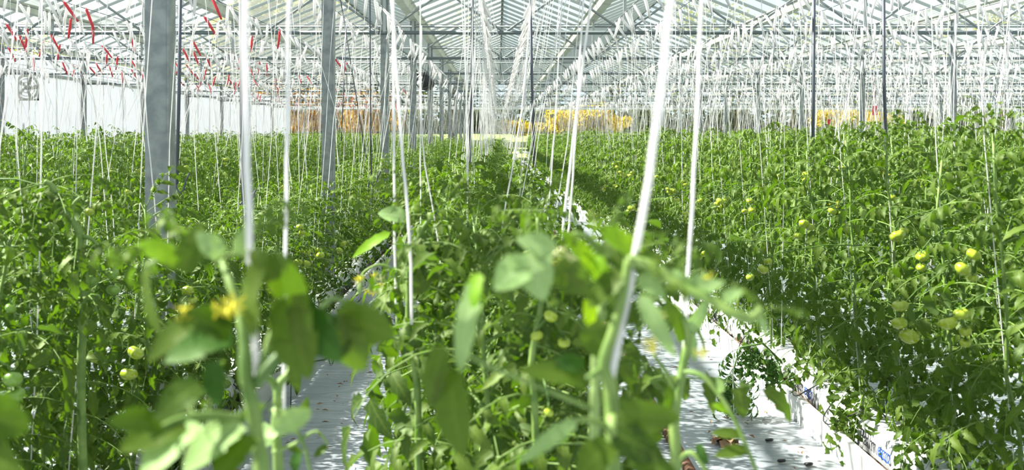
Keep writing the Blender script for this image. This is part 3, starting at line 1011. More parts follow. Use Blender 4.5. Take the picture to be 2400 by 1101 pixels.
# the three rows along the paths show largest: take those before the hidden ones behind
vis_key = lambda s: s[0] * (1.0 if abs(s[1]) <= 1 else 1.45)
spots.sort(key=vis_key)
NIND = 292
count_a = 0
ordc = {}
ORD = ['first', 'second', 'third', 'fourth', 'fifth', 'sixth', 'seventh', 'eighth', 'ninth', 'tenth', 'eleventh', 'twelfth', 'thirteenth', 'fourteenth', 'fifteenth', 'sixteenth', 'seventeenth', 'eighteenth', 'nineteenth', 'twentieth', 'twenty-first', 'twenty-second']
far_pts = []
strings = []
plants_near = []
for si, (d, k, x, y, side) in enumerate(spots):
    h = row_height(k, y) + R.uniform(-.07, .07)
    strings.append((d, k, x, y, side, h))
    if si >= NIND:
        far_pts.append((x, y, R.uniform(0, 6.28), h / 1.4, R.randrange(6), k))
        continue
    lb = 'leafy green tomato plant in the ' + rowname(k) + (', past those nearest the lens' if d < 6 else ', part of its distant stretch' if d > 12.5 else ', part of its middle stretch')
    gp = 'tomato plants, ' + rowname(k) + (' near' if d < 6 else ' middle stretch' if d < 12.5 else ' far stretch')
    detail = d < 5.6 and abs(k) <= 1
    mid = d < 13
    if detail:
        ordc[k] = ordc.get(k, 0) + 1
        q_ = ordc[k]
        lb = 'leafy tomato plant, %s from the lens in the %s' % (ORD[q_ - 1], rowname(k))
        pl = empty('tomato_plant', (x, y, 0), lb, 'plant', gp)
        rr = random.Random(si * 13 + 5)
        pts = stem_path(h, (side * .07), rr, wob=.018)
        m = MB(); m.tube(pts, [.009 - .0045 * j / 7 for j in range(8)], 7); m.obj('stem', M['stem'], pl)
        nl = 56 if k == 0 else 62 if k == 1 else 56
        spread = .92 if k == 0 else .80 if k == 1 else .88
        for mt, t, s_ in leaf_xforms(pts, rr, nl, spread):
            o = link('leaf', rr.choice(LEAFMESH), pl)
            dx = (mt.to_3x3() @ Vector((0, 1, 0))).x
            if (k == 1 and t < .04 and dx < -.3 * s_) or (k == 0 and x + dx * .3 > .32 and t < .8):
                # leaves picked off the path side: turned in to the row
                mt = Matrix.Translation(mt.translation) @ Matrix.Rotation(math.pi * rr.uniform(.8, 1.2), 4, 'Z') @ Matrix.Translation(-mt.translation) @ mt
            lc = Vector((x, y, 0)) + mt @ Vector((0, .17, -.02))
            if hides_fruit(lc) or hides_fruit(Vector((x, y, 0)) + mt @ Vector((0, .26, -.06))):
                mt = Matrix.Translation(mt.translation) @ Matrix.Rotation(math.pi, 4, 'Z') @ Matrix.Translation(-mt.translation) @ mt
            o.matrix_basis = mt
        for q in range(4):
            o = link('top_leaf', rr.choice(CURLMESH), pl)
            o.matrix_basis = Matrix.Translation(on_path(pts, .97)) @ Matrix.Rotation(rr.uniform(0, 6.28), 4, 'Z') @ Matrix.Rotation(rr.uniform(.2, 1.2), 4, 'X')
        if rr.random() < .55:
            a = rr.uniform(0, 6.28); z = h * rr.uniform(.72, .9)
            c = Vector((math.cos(a) * .13, math.sin(a) * .13, z))
            m = MB(); m.tube([on_path(pts, .85), c + Vector((0, 0, .03)), c], .002, 4)
            fo = m.obj('flower_truss', M['stem'], pl)
            for q in range(4):
                link('flower', FLW, fo, c + Vector((rr.uniform(-.03, .03), rr.uniform(-.03, .03), rr.uniform(-.03, .01))), (2.6 + rr.uniform(-.5, .5), rr.uniform(-.5, .5), 0), .011)
        count_a += 1
    elif mid:
        pl = empty('tomato_plant', (x, y, 0), lb, 'plant', gp)
        rz = R.uniform(0, 6.28)
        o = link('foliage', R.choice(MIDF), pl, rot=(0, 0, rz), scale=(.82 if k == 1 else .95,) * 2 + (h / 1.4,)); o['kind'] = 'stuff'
        link('stem', R.choice(MIDS), pl, rot=(0, 0, rz), scale=(1.0, 1.0, h / 1.42))
        if R.random() < .4:
            sx = -1 if x > 0 else 1
            c = Vector((x + sx * .2, y + R.uniform(-.08, .08), h * R.uniform(.5, .85)))
            fruit_truss(pl, Vector((x, y, c.z + .05)), [(c + Vector((R.uniform(-.04, .04), R.uniform(-.04, .04), R.uniform(-.05, .05))), R.uniform(.018, .03)) for _ in range(R.randint(2, 4))])
    else:
        pl = link('tomato_plant', R.choice(FAR), None, (x, y, 0), (0, 0, R.uniform(0, 6.28)), (1, 1, h / 1.4))
        tag(pl, lb, 'plant', gp)
    plants_near.append((x, y, h, k, pl, detail))


# far plants: one counted-as-stuff object of real plants instanced on points
def far_field(name, pts, label, src):
    me = bpy.data.meshes.new(name)
    me.from_pydata([(p[0], p[1], 0) for p in pts], [], [])
    for nm, col in (('rz', 2), ('sz', 3)):
        a = me.attributes.new(nm, 'FLOAT', 'POINT'); a.data.foreach_set('value', [p[col] for p in pts])
    a = me.attributes.new('vi', 'INT', 'POINT'); a.data.foreach_set('value', [p[4] for p in pts])
    o = link(name, me)
    g = bpy.data.node_groups.new(name, 'GeometryNodeTree')
    g.interface.new_socket('Geometry', in_out='INPUT', socket_type='NodeSocketGeometry')
    g.interface.new_socket('Geometry', in_out='OUTPUT', socket_type='NodeSocketGeometry')
    N = g.nodes.new; L = g.links.new
    gi, go = N('NodeGroupInput'), N('NodeGroupOutput')
    jn = N('GeometryNodeJoinGeometry')
    for s in src:
        oi = N('GeometryNodeObjectInfo'); oi.inputs['Object'].default_value = s; oi.transform_space = 'ORIGINAL'
        oi.inputs['As Instance'].default_value = True
        L(oi.outputs['Geometry'], jn.inputs[0])
    ip = N('GeometryNodeInstanceOnPoints')
    ip.inputs['Pick Instance'].default_value = True
    L(gi.outputs[0], ip.inputs['Points']); L(jn.outputs[0], ip.inputs['Instance'])
    av = N('GeometryNodeInputNamedAttribute'); av.data_type = 'INT'; av.inputs[0].default_value = 'vi'
    ar = N('GeometryNodeInputNamedAttribute'); ar.data_type = 'FLOAT'; ar.inputs[0].default_value = 'rz'
    az = N('GeometryNodeInputNamedAttribute'); az.data_type = 'FLOAT'; az.inputs[0].default_value = 'sz'
    cr_, cs = N('ShaderNodeCombineXYZ'), N('ShaderNodeCombineXYZ')
    cs.inputs[0].default_value = 1; cs.inputs[1].default_value = 1
    L(ar.outputs[0], cr_.inputs[2]); L(az.outputs[0], cs.inputs[2])
    L(av.outputs[0], ip.inputs['Instance Index'])
    L(cr_.outputs[0], ip.inputs['Rotation']); L(cs.outputs[0], ip.inputs['Scale'])
    L(ip.outputs[0], go.inputs[0])
    md = o.modifiers.new('plants', 'NODES'); md.node_group = g
    tag(o, label, 'plants', kind='stuff')
    return o


src = []
for fm in FAR:
    s = next((o for (_, _, _, _, o, _) in plants_near if o.data is fm), None)
    if s: src.append(s)
for o_ in far_pts: pass
far_pts = [(a, b, c, d, e % len(src), k) for (a, b, c, d, e, k) in far_pts]
far_field('tomato_crop', far_pts, 'distant tomato crop filling the rows to the end wall', src)

# ------------------------------------------------------------------ support strings
def hook_mesh(mm_):
    m = MB()
    # flat bobbin with wire hook over the crop wire, twine wound round it
    m.tube([(.0, 0, .0), (.006, 0, -.02), (.03, 0, -.13), (.05, 0, -.235)], [.010, .016, .016, .011], 6)
    m.tube([(-.008, 0, -.005), (-.008, 0, .010), (.004, 0, .014), (.008, 0, 0)], .0022, 4)
    return m.mesh('hook', M[mm_])


HK, HKR = hook_mesh('twine'), hook_mesh('red')


def string_pts(x, y, k, side, h, tilt, rz, near):
    top = Vector((ROWX[k] + side * .27, y + R.uniform(-.1, .1), ZLO))
    hb = top + Matrix.Rotation(rz, 3, 'Z') @ (Matrix.Rotation(tilt, 3, 'Y') @ Vector((.05, 0, -.215)))
    bot = Vector((x, y, .3 if near else h * .62))
    if R.random() < .12:
        bot.x += R.uniform(-.25, .25); bot.y += R.uniform(-.5, .5)
    mid = hb.lerp(bot, .5) + Vector((R.uniform(-.025, .025), R.uniform(-.03, .03), 0))
    return top, hb, [hb, hb.lerp(bot, .25) + Vector((R.uniform(-.01, .01), 0, 0)), mid, bot]


bulk = MB(); bulk_red = MB(); bulk_hook = MB()
strings.sort(key=lambda s: s[0])
hv = {}
for nm, me in (('w', HK), ('r', HKR)):
    hv[nm] = (np.array([v.co[:] for v in me.vertices]), [tuple(p.vertices) for p in me.polygons])
strings = [q for q in strings if not (q[1] == 0 and q[0] < 3.4)]
for i, (d, k, x, y, side, h) in enumerate(strings):
    tilt = R.choice((-1, 1)) * R.uniform(.1, .55) if k else 0
    if k == 1: tilt = R.uniform(-.5, .1)
    if k == -1: tilt = R.uniform(-.1, .75)
    rz = R.uniform(-.5, .5)
    red = (k in (-5, -4, -3) and y < 52 and R.random() < (.6 if k < -3 else .35)) or (k == -2 and y < 30 and R.random() < .12)
    top, hb, pts = string_pts(x, y, k, side, h, tilt, rz, d < 8)
    rad = .0017 if d < 8 else .0026
    if d > 22 and i % 2: continue
    if i < 290:
        s = empty('support_string', top, 'white twine of the ' + rowname(k) + ((', hung on %s hook' % ('a red' if red else 'a white') + (' overhead' if d < 8.8 else ' farther down')) if k else ', tied to the wire' + (' near the lens' if d < 8.8 else ' farther down')), 'twine',
                  'support twines, ' + rowname(k) + (' on red hooks' if red else '') + (' near' if d < 8.8 else ' middle'))
        m = MB(); m.tube([p - top for p in ([top] + pts if k == 0 else pts)], rad, 5, caps=False); m.obj('twine', M['twine'], s)
        if k:
            link('hook', HKR if red else HK, s, rot=Matrix.Rotation(rz, 3, 'Z').to_4x4().to_euler() if False else (Matrix.Rotation(rz, 3, 'Z') @ Matrix.Rotation(tilt, 3, 'Y')).to_euler())
    else:
        bulk.tube(([top] + pts if k == 0 else pts), rad, 3, caps=False)
        if k:
            V, Fc = hv['w']
            mt = Matrix.Translation(top) @ (Matrix.Rotation(rz, 4, 'Z') @ Matrix.Rotation(tilt, 4, 'Y'))
            (bulk_red if red else bulk_hook).add(xf(V, mt), Fc)
    if d > 9 and k and (abs(k) > 1 or i % 3 == 0):
        t2, h2, p2 = string_pts(x, y + .12, k, -side if R.random() < .5 else side, h, -tilt, rz, False)
        if i % 3 == 0: bulk.tube(p2, rad, 3, caps=False)
        V, Fc = hv['w']
        mt = Matrix.Translation(t2) @ (Matrix.Rotation(rz, 4, 'Z') @ Matrix.Rotation(-tilt, 4, 'Y'))
        bulk_hook.add(xf(V, mt), Fc)
# extra idle twines that hang free over the rows
for i in range(500):
    k = R.choice([0, 0, 0] + list(range(-4, 12)))
    y = R.uniform(8, 52)
    if abs(ROWX[k]) / y > .6: continue
    side = R.choice((-1, 1))
    top = Vector((ROWX[k] + side * (.27 if k else R.uniform(.14, .3)), y, ZLO))
    bot = Vector((ROWX[k] + R.uniform(-.3, .3), y + R.uniform(-.4, .4), R.uniform(1.2, 1.8)))
    bulk.tube([top, top.lerp(bot, .5) + Vector((R.uniform(-.03, .03), 0, 0)), bot], .0024, 3, caps=False)
tag(bulk.obj('distant_twine', M['twine']), 'mass of distant white support twines over the rows toward the end wall', 'twine', kind='stuff')
tag(bulk_hook.obj('distant_hooks', M['twine']), 'crowd of distant white twine hooks on the overhead wires', 'hooks', kind='stuff')
tag(bulk_red.obj('distant_red_hooks', M['red']), 'distant red twine hooks on the wires at the left', 'hooks', kind='stuff')

# white twine skeins bunched on the two middle wires
for i in range(26):
    y = 9.5 + i * 1.25
    for s in (-1, 1):
        sk = MB()
        for q in range(3):
            y2 = y + R.uniform(-.2, .2)
            sk.tube([(s * .27 + .0, R.uniform(-.1, .1), 0), (s * (.25 - .04 * q), .25, -.12 - .05 * q), (s * .27, .5, -.2 * R.random()), (s * .20, .8, -.25)], [.012, .018, .014, .006], 5)
        o = sk.obj('twine_skein', M['twine'], None, (ROWX[0], y, ZLO))
        tag(o, 'white skein of spare twine bunched on the %s middle overhead wire' % ('left' if s < 0 else 'right'), 'twine', 'skeins on the %s middle wire' % ('left' if s < 0 else 'right'))

# twines whose place can be read in the photograph
NEAR = [((572, -60, .84), (577, 300, .84), (588, 640, .84), (605, 900, .82), .0030, 'thick blurred white twine close to the lens at left, beside the steel column'),
        ((677, -60, 1.35), (673, 300, 1.35), (669, 610, 1.35), (664, 1000, 1.3), .0024, 'white twine second from the blurred one at left, ending in a forked stem'),
        ((1578, -60, .86), (1545, 250, .86), (1492, 585, .87), (1430, 900, .87), .0031, 'thick blurred white twine close to the lens at right'),
        ((1646, -60, 1.35), (1632, 300, 1.35), (1612, 650, 1.35), (1600, 900, 1.3), .0024, 'blurred white twine just right of the thickest right one'),
        ((98, -20, 2.9), (97, 330, 2.9), (90, 700, 2.95), (70, 1140, 3.0), .0021, 'crisp wavy white twine in front of the leftmost plants'),
        ((921, -20, 2.3), (923, 300, 2.3), (925, 580, 2.3), (930, 760, 2.3), .0026, 'white twine left of the pair at the middle flowering plant'),
        ((917, -20, 2.0), (940, 320, 2.0), (960, 560, 2.0), (965, 760, 2.0), .0028, 'white twine tied to the middle flowering plant'),
        ((985, -20, 3.4), (985, 300, 3.4), (986, 560, 3.4), (986, 600, 3.4), .0024, 'slender straight twine right of the flowering plant pair'),
        ((988, 60, 3.2), (990, 330, 3.2), (1020, 520, 3.2), (1035, 640, 3.2), .0026, 'slanting white twine bending over the middle plants'),
        ((1247, -20, 3.2), (1222, 260, 3.2), (1180, 510, 3.2), (1172, 590, 3.2), .0026, 'slanting white twine leaning left over the middle row'),
        ((1388, -20, 2.6), (1352, 260, 2.6), (1322, 510, 2.6), (1315, 600, 2.6), .0032, 'fuzzy white twine leaning toward the pale flower cluster'),
        ((1368, -20, 3.0), (1350, 300, 3.0), (1336, 500, 3.0), (1330, 560, 3.0), .0028, 'thin twine right beside the fuzzy leaning one'),
        ((1318, -20, 3.6), (1300, 300, 3.6), (1285, 500, 3.6), (1283, 560, 3.6), .0026, 'straight thin twine right of the two dark rods'),
        ((1240, 60, 4.2), (1225, 330, 4.2), (1215, 520, 4.2), (1213, 560, 4.2), .0026, 'thin twine hanging between the dark rods'),
        ((338, 180, 4.0), (345, 300, 4.0), (358, 430, 4.0), (372, 590, 4.0), .0028, 'white twine crossing the face of the nearest steel column'),
        ((176, -20, 4.2), (180, 250, 4.2), (178, 450, 4.2), (176, 560, 4.2), .0022, 'thin twine between leftmost twine and column'),
        ((240, 200, 4.4), (246, 330, 4.4), (262, 470, 4.4), (268, 560, 4.4), .0022, 'thin bent twine left of the nearest steel column'),
        ((1722, 740, 5.0), (1720, 820, 5.0), (1718, 900, 5.0), (1720, 965, 5.0), .0026, 'twine hanging down before the drooping dark shoot'),
        ((2240, 60, 5.0), (2236, 200, 5.0), (2236, 360, 5.0), (2248, 460, 5.0), .0024, 'twine in front of the right line steel column'),
        ((1920, 0, 6.0), (1915, 200, 6.0), (1912, 300, 6.0), (1908, 420, 6.0), .0022, 'twine beside the dark rod over the right rows'),
        ]
for a, b, c, d_, r_, lb in NEAR:
    p = [P(*a), P(*b), P(*c), P(*d_)]
    # gentle twist
    q = []
    for s in range(3):
        for u in (0, .25, .5, .75):
            w = .5 * ((2 * p[s]) + (p[s + 1] - p[max(s - 1, 0)]) * u + (2 * p[max(s - 1, 0)] - 5 * p[s] + 4 * p[s + 1] - p[min(s + 2, 3)]) * u * u + (-p[max(s - 1, 0)] + 3 * p[s] - 3 * p[s + 1] + p[min(s + 2, 3)]) * u ** 3)
            q.append(w + Vector((math.sin((s + u) * 9) * .0006, 0, 0)))
    q.append(p[3])
    m = MB(); m.tube([v - p[0] for v in q], r_ * (.78 if a[2] > 3.1 else 1), 8)
    o = m.obj('twine', M['twine'], None, p[0])
    tag(o, lb, 'twine')

# ------------------------------------------------------------------ dark suspension rods with forked hooks
RODS = [((423, -40), (420, 200), (414, 430), 6.5, 'dark steel rod hanging just right of the nearest column'),
        ((563, -40), (566, 200), (569, 470), 6.5, 'dark steel rod behind the thick blurred left twine'),
        ((1107, -40), (1106, 200), (1098, 462), 8.2, 'dark steel rod left of the aisle end, over the middle row'),
        ((1242, -40), (1247, 200), (1255, 455), 8.2, 'dark steel rod right of the centre, over the middle row'),
        ((1908, -40), (1907, 200), (1904, 450), 7.0, 'dark steel rod over the right rows, left one of two'),
        ((2071, -40), (2072, 180), (2080, 440), 7.0, 'dark steel rod over the right rows, right one of two'),
        ((867, -40), (868, 180), (870, 420), 9.0, 'thin dark rod between second and third column')]
for a, b, c, d, lb in RODS:
    r = empty('suspension_rod', P(*c, d), lb, 'rod')
    o0 = P(*c, d)
    m = MB(); m.tube([P(*a, d) - o0, P(*b, d) - o0, Vector((0, 0, 0))], .0115 if d != 9.0 else .006, 7); m.obj('rod', M['rod'], r)
    m = MB(); m.tube([(-.0, 0, .01), (.0, 0, -.03), (.02, 0, -.06), (.045, 0, -.04), (.06, 0, .02), (.085, 0, .07)], .006, 6)
    m.tube([(0, 0, 0), (-.02, 0, -.03), (-.025, 0, -.07)], .005, 6)
    m.obj('forked_hook', M['rod'], r)
    m = MB()
    for q in range(16):
        z = -.07 - q * .022
        ax = Vector((1, 0, 0)) if q % 2 else Vector((0, 1, 0))
        c_ = [Vector((-.003, 0, z)) + ax * math.cos(t) * .005 + Vector((0, 0, 1)) * math.sin(t) * .013 for t in np.linspace(0, 6.283, 7)]
        m.tube(c_, .0016, 3, caps=False)
    m.obj('chain', M['steel_light'], r)
# slanting wires among the strings
for (a, b, d, lb) in (((795, -20), (858, 370), 11, 'thin dark wire slanting between the second and third column'),
                      ((812, 60), (800, 330), 12, 'thin dark wire leaning beside the second column')):
    m = MB(); p0 = P(*a, d); m.tube([Vector(), P(*b, d) - p0], .006, 5)
    tag(m.obj('slanting_wire', M['rod'], None, p0), lb, 'wire')

# ------------------------------------------------------------------ fans, boxes, signs
def ring(m, c, r, rt_, n=20, mat_=0, ax='Y'):
    pts = [Vector((c[0] + r * math.cos(t), c[1], c[2] + r * math.sin(t))) for t in np.linspace(0, 2 * math.pi, n + 1)]
    m.tube(pts, rt_, 5, mat_, caps=False)


# pale circulation fan at the left wall
fc = P(62, 205, 23.5)
fan = empty('wall_fan', fc, 'pale dirty round fan with square lower frame near the film wall', 'fan')
m = MB(); ring(m, (0, 0, 0), .275, .03, 24); ring(m, (0, 0, 0), .2, .008, 20); ring(m, (0, 0, 0), .12, .008, 16); m.obj('cage', M['fan_white'], fan)
for i in range(5):
    m = MB(); a = i * 1.2566
    c, s = math.cos(a), math.sin(a)
    m.add([(c * .04, .02, s * .04), (c * .22 - s * .07, .0, s * .22 + c * .07), (c * .25 + s * .03, .05, s * .25 - c * .03), (c * .1 + s * .05, .05, s * .1 - c * .05)], [(0, 1, 2, 3)])
    m.obj('blade', M['fan_white'], fan)
m = MB(); m.tube([(0, -.03, 0), (0, .12, 0)], .055, 10); m.obj('motor', M['fan_white'], fan)
m = MB(); m.box((-.27, .02, -.30), (.27, .05, -.26)); m.box((-.27, .02, -.3), (-.24, .05, .0)); m.box((.24, .02, -.3), (.27, .05, .0)); m.box((-.02, .05, .25), (.02, .07, 1.0)); m.obj('bracket', M['fan_white'], fan)

m = MB(); b0 = P(17, 268, 23.8); m.box((-.07, -.05, -.11), (.07, .05, .11)); m.box((-.055, -.056, -.09), (.055, -.05, .09)); m.box((-.012, -.02, -1.4), (.012, .0, -.11))
tag(m.obj('switch_box', M['steel_light'], None, b0, smooth=False), 'small pale electrical box on the film wall beneath the round fan', 'box')

# black circulation fan by the fourth column
bc = P(997, 193, 20.5)
bf = empty('circulation_fan', bc, 'black barrel shaped circulation fan hanging beside the fourth left column', 'fan')
m = MB()
prof = [(-.16, .145), (-.1, .15), (.12, .15), (.16, .13)]
m.tube([(px_, 0, 0) for px_, _ in prof], [r for _, r in prof], 18); o = m.obj('housing', M['black'], bf, rot=(0, .25, 1.2))
m = MB(); ring(m, (0, 0, 0), .15, .014, 20); m.obj('grille', M['black'], bf, rot=(0, .25, 0), loc=(-.02, -.14, 0))
m = MB(); m.box((-.17, -.06, .13), (.02, .06, .20)); m.tube([(-.15, 0, .16), (-.2, 0, .28), (-.22, 0, 1.0)], .02, 6); m.obj('bracket', M['black'], bf)
m = MB(); m.tube([(-.10, -.13, -.02), (-.10, -.16, -.02)], .06, 10); m.obj('white_hub', M['white_paint'], bf)

for (px, py, w, h, d, lb) in ((2050, 259, 12, 22, 22, 'red card hanging above the right rows'), (1943, 286, 6, 13, 30, 'small red card low behind the yellow shrubs')):
    m = MB(); s = d / F; p = P(px, py, d)
    m.box((-w * s / 2, -.004, -h * s / 2), (w * s / 2, .004, h * s / 2)); m.tube([(0, 0, h * s / 2), (0, 0, ZLO - p.z)], .003, 4)
    tag(m.obj('red_card', M['red'], None, p, smooth=False), lb, 'card')

# white two-deck trolley at the end of the right path
tp = Vector((1.12, 46, 0))
tr = empty('trolley', tp, 'white two deck trolley at the far end of the right path', 'trolley')
for z in (.26, .68):
    m = MB(); m.box((-.27, -.5, z), (.27, .5, z + .05)); m.obj('deck', M['white_paint'], tr, smooth=False)
for sx in (-1, 1):
    for sy in (-1, 1):
        m = MB(); m.tube([(sx * .25, sy * .48, .1), (sx * .25, sy * .48, .7)], .018, 6); m.obj('post', M['white_paint'], tr)
        m = MB(); m.tube([(sx * .25 - .02, sy * .45, .1), (sx * .25 + .02, sy * .45, .1)], .1, 12); m.obj('wheel', M['black'], tr)

# ------------------------------------------------------------------ grow gutters, bags, drip tubes
def gutter(cx, hw, y0, y1, label):
    m = MB()
    h, t = .132, .008
    prof = [(-hw, 0), (hw, 0), (hw + .008, h), (hw - .018, h + .002), (hw - .018, h - .006), (hw - t, h - .008), (hw - t, t), (-hw + t, t), (-hw + t, h - .008), (-hw + .018, h - .006), (-hw + .018, h + .002), (-hw - .008, h)]
    k = len(prof)
    ys_ = np.arange(y0, y1 + .01, .5)
    rg_ = random.Random(int(cx * 100))
    vs = []
    for yy in ys_:
        dx = rg_.uniform(-.004, .004)
        vs += [(cx + a + dx * (c > .05), yy, c + .004) for a, c in prof]
    n = len(ys_)
    m.add(vs, [(j * k + i, j * k + (i + 1) % k, (j + 1) * k + (i + 1) % k, (j + 1) * k + i) for j in range(n - 1) for i in range(k)] + [tuple(range(k - 1, -1, -1))])
    o = m.obj('grow_gutter', M['white_plastic'], None, smooth=False)
    tag(o, label, 'gutter')
    return o


def bag_mesh(rng):
    m = MB(); n, k = 16, 12
    Lb, w, h = 1.0, .105, .085
    V = []; Fc = []
    for j in range(n + 1):
        t = j / n
        e = min(1, min(t, 1 - t) / .09) ** .6
        for i in range(k):
            a = 2 * math.pi * i / k
            c, s = math.cos(a), math.sin(a)
            sx = math.copysign(abs(c) ** .55, c); sz = math.copysign(abs(s) ** .6, s)
            r = 1 + rng.uniform(-.03, .03)
            V.append((sx * w * (.93 + .07 * e) * r, (t - .5) * Lb, sz * h * (.12 + .88 * e) * r))
    for j in range(n):
        for i in range(k):
            i2 = (i + 1) % k
            Fc.append((j * k + i, j * k + i2, (j + 1) * k + i2, (j + 1) * k + i))
    Fc += [tuple(range(k)), tuple(n * k + i for i in range(k - 1, -1, -1))]
    m.add(V, Fc)
    return m.mesh('growing_bag', M['bag'])


BAGS = [bag_mesh(random.Random(i)) for i in range(3)]


TXT = {}


def text(body, matl, size, parent, loc, rot):
    if body in TXT:
        return link('printed_text', TXT[body], parent, loc, rot)
    cu = bpy.data.curves.new('printed_text', 'FONT')
    cu.body = body; cu.size = size; cu.extrude = .0004
    cu.materials.append(matl)
    o = bpy.data.objects.new('printed_text', cu)
    C.objects.link(o)
    bpy.context.view_layer.update()
    TXT[body] = bpy.data.meshes.new_from_object(o.evaluated_get(bpy.context.evaluated_depsgraph_get()))
    bpy.data.objects.remove(o)
    return link('printed_text', TXT[body], parent, loc, rot)


ordn = ['nearest', 'second', 'third', 'fourth', 'fifth', 'sixth', 'seventh', 'eighth', 'ninth', 'tenth', 'eleventh', 'twelfth', 'thirteenth', 'fourteenth']
for k, gcx, sgn, nb, lbl in ((1, 1.712, -1, 13, 'right'), (-1, -1.45, 1, 10, 'left'), (0, 0.03, 0, 9, 'middle')):
    gutter(gcx, .155, 2.2 if k else 1.6, YEND - 1.2, 'long white plastic gutter on the floor under the %s row of plants' % lbl)
    # brown substrate in the bottom of the gutter
    m = MB()
    ys_ = np.arange(2.2, 20, .12)
    rs = random.Random(k + 9)
    vs = []
    for yy in ys_:
        vs += [(gcx - .142, yy, .045 + rs.uniform(-.01, .02)), (gcx - .08, yy, .06 + rs.uniform(-.01, .02)), (gcx + .08, yy, .06 + rs.uniform(-.01, .02)), (gcx + .142, yy, .045 + rs.uniform(-.01, .02))]
    m.add(vs, [(j * 4 + i, j * 4 + i + 1, j * 4 + i + 5, j * 4 + i + 4) for j in range(len(ys_) - 1) for i in range(3)])
    tag(m.obj('leaf_debris', M['substrate']), 'brown dead leaf debris lying in the %s gutter' % lbl, 'debris', kind='stuff')
    for i in range(nb):
        yb = (3.2 if k == 1 else 3.0) + i * 1.05
        bx_ = gcx - sgn * .025 if k else gcx
        b = link('growing_bag', BAGS[i % 3], None, (bx_, yb, .148), (0, R.uniform(-.05, .05), R.uniform(-.02, .02)))
        tag(b, 'white plastic growing bag printed with blue and black letters, %s in the %s gutter' % (ordn[i], lbl) if k else 'white plastic growing bag under the leaves, %s in the middle gutter' % ordn[i], 'bag', 'growing bags in the %s gutter' % lbl)
        if k:
            # print on the face toward the path, reading along the bag
            rot = Matrix(((0, 0, 0), (0, 0, 0), (0, 0, 0)))
            nrm = Vector((sgn, 0, .05)).normalized()
            xd = Vector((0, 1, 0)) if sgn > 0 else Vector((0, -1, 0))
            ydir = nrm.cross(xd)
            rm = Matrix((xd, ydir, nrm)).transposed()
            e = rm.to_euler()
            st = Vector((sgn * .1115, 0, -.022))
            s0 = .092
            text('Palm', M['ink_black'], s0, b, st - xd * .30 + Vector((0, 0, .0)), e)
            text('eco', M['ink_blue'], s0, b, st - xd * .30 + xd * s0 * 2.18, e)
        if k:
            # drip tube looping out of the bag over the gutter edge
            m = MB()
            yy = R.uniform(-.3, .3)
            q = [Vector((0, yy, .085)), Vector((sgn * .05, yy + .03, .13)), Vector((sgn * .15, yy + .10, .06)), Vector((sgn * .19, yy + .2, .0)), Vector((sgn * .17, yy + .33, .0)), Vector((sgn * .08, yy + .42, .06)), Vector((0, yy + .46, .08))]
            cu = []
            for a in range(len(q) - 1):
                for u in (0, .33, .66):
                    p0, p1, p2, p3 = q[max(a - 1, 0)], q[a], q[a + 1], q[min(a + 2, len(q) - 1)]
                    cu.append(.5 * ((2 * p1) + (p2 - p0) * u + (2 * p0 - 5 * p1 + 4 * p2 - p3) * u * u + (-p0 + 3 * p1 - 3 * p2 + p3) * u ** 3))
            m.tube(cu + [q[-1]], .0032, 6)
            m.tube([(0.01 * sgn, yy - .02, .03), (0.01 * sgn, yy - .02, .26)], .003, 5)
            m.obj('drip_tube', M['black'], b)

# black wire stakes in the left path
for (a, d, zt, lb) in (((677, 1000), 5.2, .28, 'tall black wire stake standing at the edge of the left path'), ((779, 845), 6.6, .17, 'short black wire loop farther up the left path edge')):
    p = P(*a, d); p.z = .004
    m = MB(); m.tube([(.012, 0, zt), (.01, 0, zt * .5), (.008, 0, .03), (0, 0, .004), (-.016, 0, .006), (-.022, 0, .03), (-.02, 0, zt * .35)], .0028, 6)
    tag(m.obj('wire_stake', M['black'], None, p), lb, 'stake')
m = MB(); p = P(700, 860, 6.6); m.tube([Vector((-.15, -.1, .02)), Vector((0, 0, .012)), Vector((.14, .12, .01)), Vector((.22, .5, .012))], .004, 6)
tag(m.obj('drip_hose', M['black'], None, (p.x, p.y, 0)), 'black drip hose lying on the white film of the left path', 'hose')

# rusty pipe rail on the right path
m = MB(); m.tube([(.835, 3.2, .035), (.835, YEND - 3, .035)], .0255, 10)
tag(m.obj('pipe_rail', M['rust']), 'rusty brown pipe rail along the left side of the right path', 'pipe')

# folded film ridge beside the rail
# dried leaf litter
m = MB()
rr = random.Random(31)
for i in range(420):
    x = rr.choice((rr.uniform(.9, 1.52), rr.uniform(-1.25, -.5)))
    y = 4 + 9 * rr.random() ** 1.5
    a = rr.uniform(0, 6.28); s = rr.uniform(.006, .028)
    c, s_ = math.cos(a), math.sin(a); z = .014 + rr.uniform(0, .008)
    m.add([(x - c * s, y - s_ * s, z), (x - s_ * s * .25, y + c * s * .25, z + s * .35), (x + c * s, y + s_ * s, z), (x + s_ * s * .25, y - c * s * .25, z + s * .1)], [(0, 1, 2, 3)])
tag(m.obj('leaf_litter', M['litter'], smooth=False), 'brown dried bits of leaf scattered over the white paths', 'litter', kind='stuff')
dl = MB()
for i in range(5):
    V, Fc, D = leaflet(.13, .07, 6, rr, .5, 2.2, .3, .6)
    mt = Matrix.Translation((rr.uniform(-.03, .03), rr.uniform(-.03, .03), .025)) @ Matrix.Rotation(i * 1.25, 4, 'Z') @ Matrix.Rotation(.3, 4, 'X')
    dl.add(xf(V, mt), Fc)
o = dl.obj('dried_leaf', M['litter'], None, (P(1700, 1040, 4.9).x, 4.9, .01))
tag(o, 'large curled brown dried leaf on the right path', 'leaf')
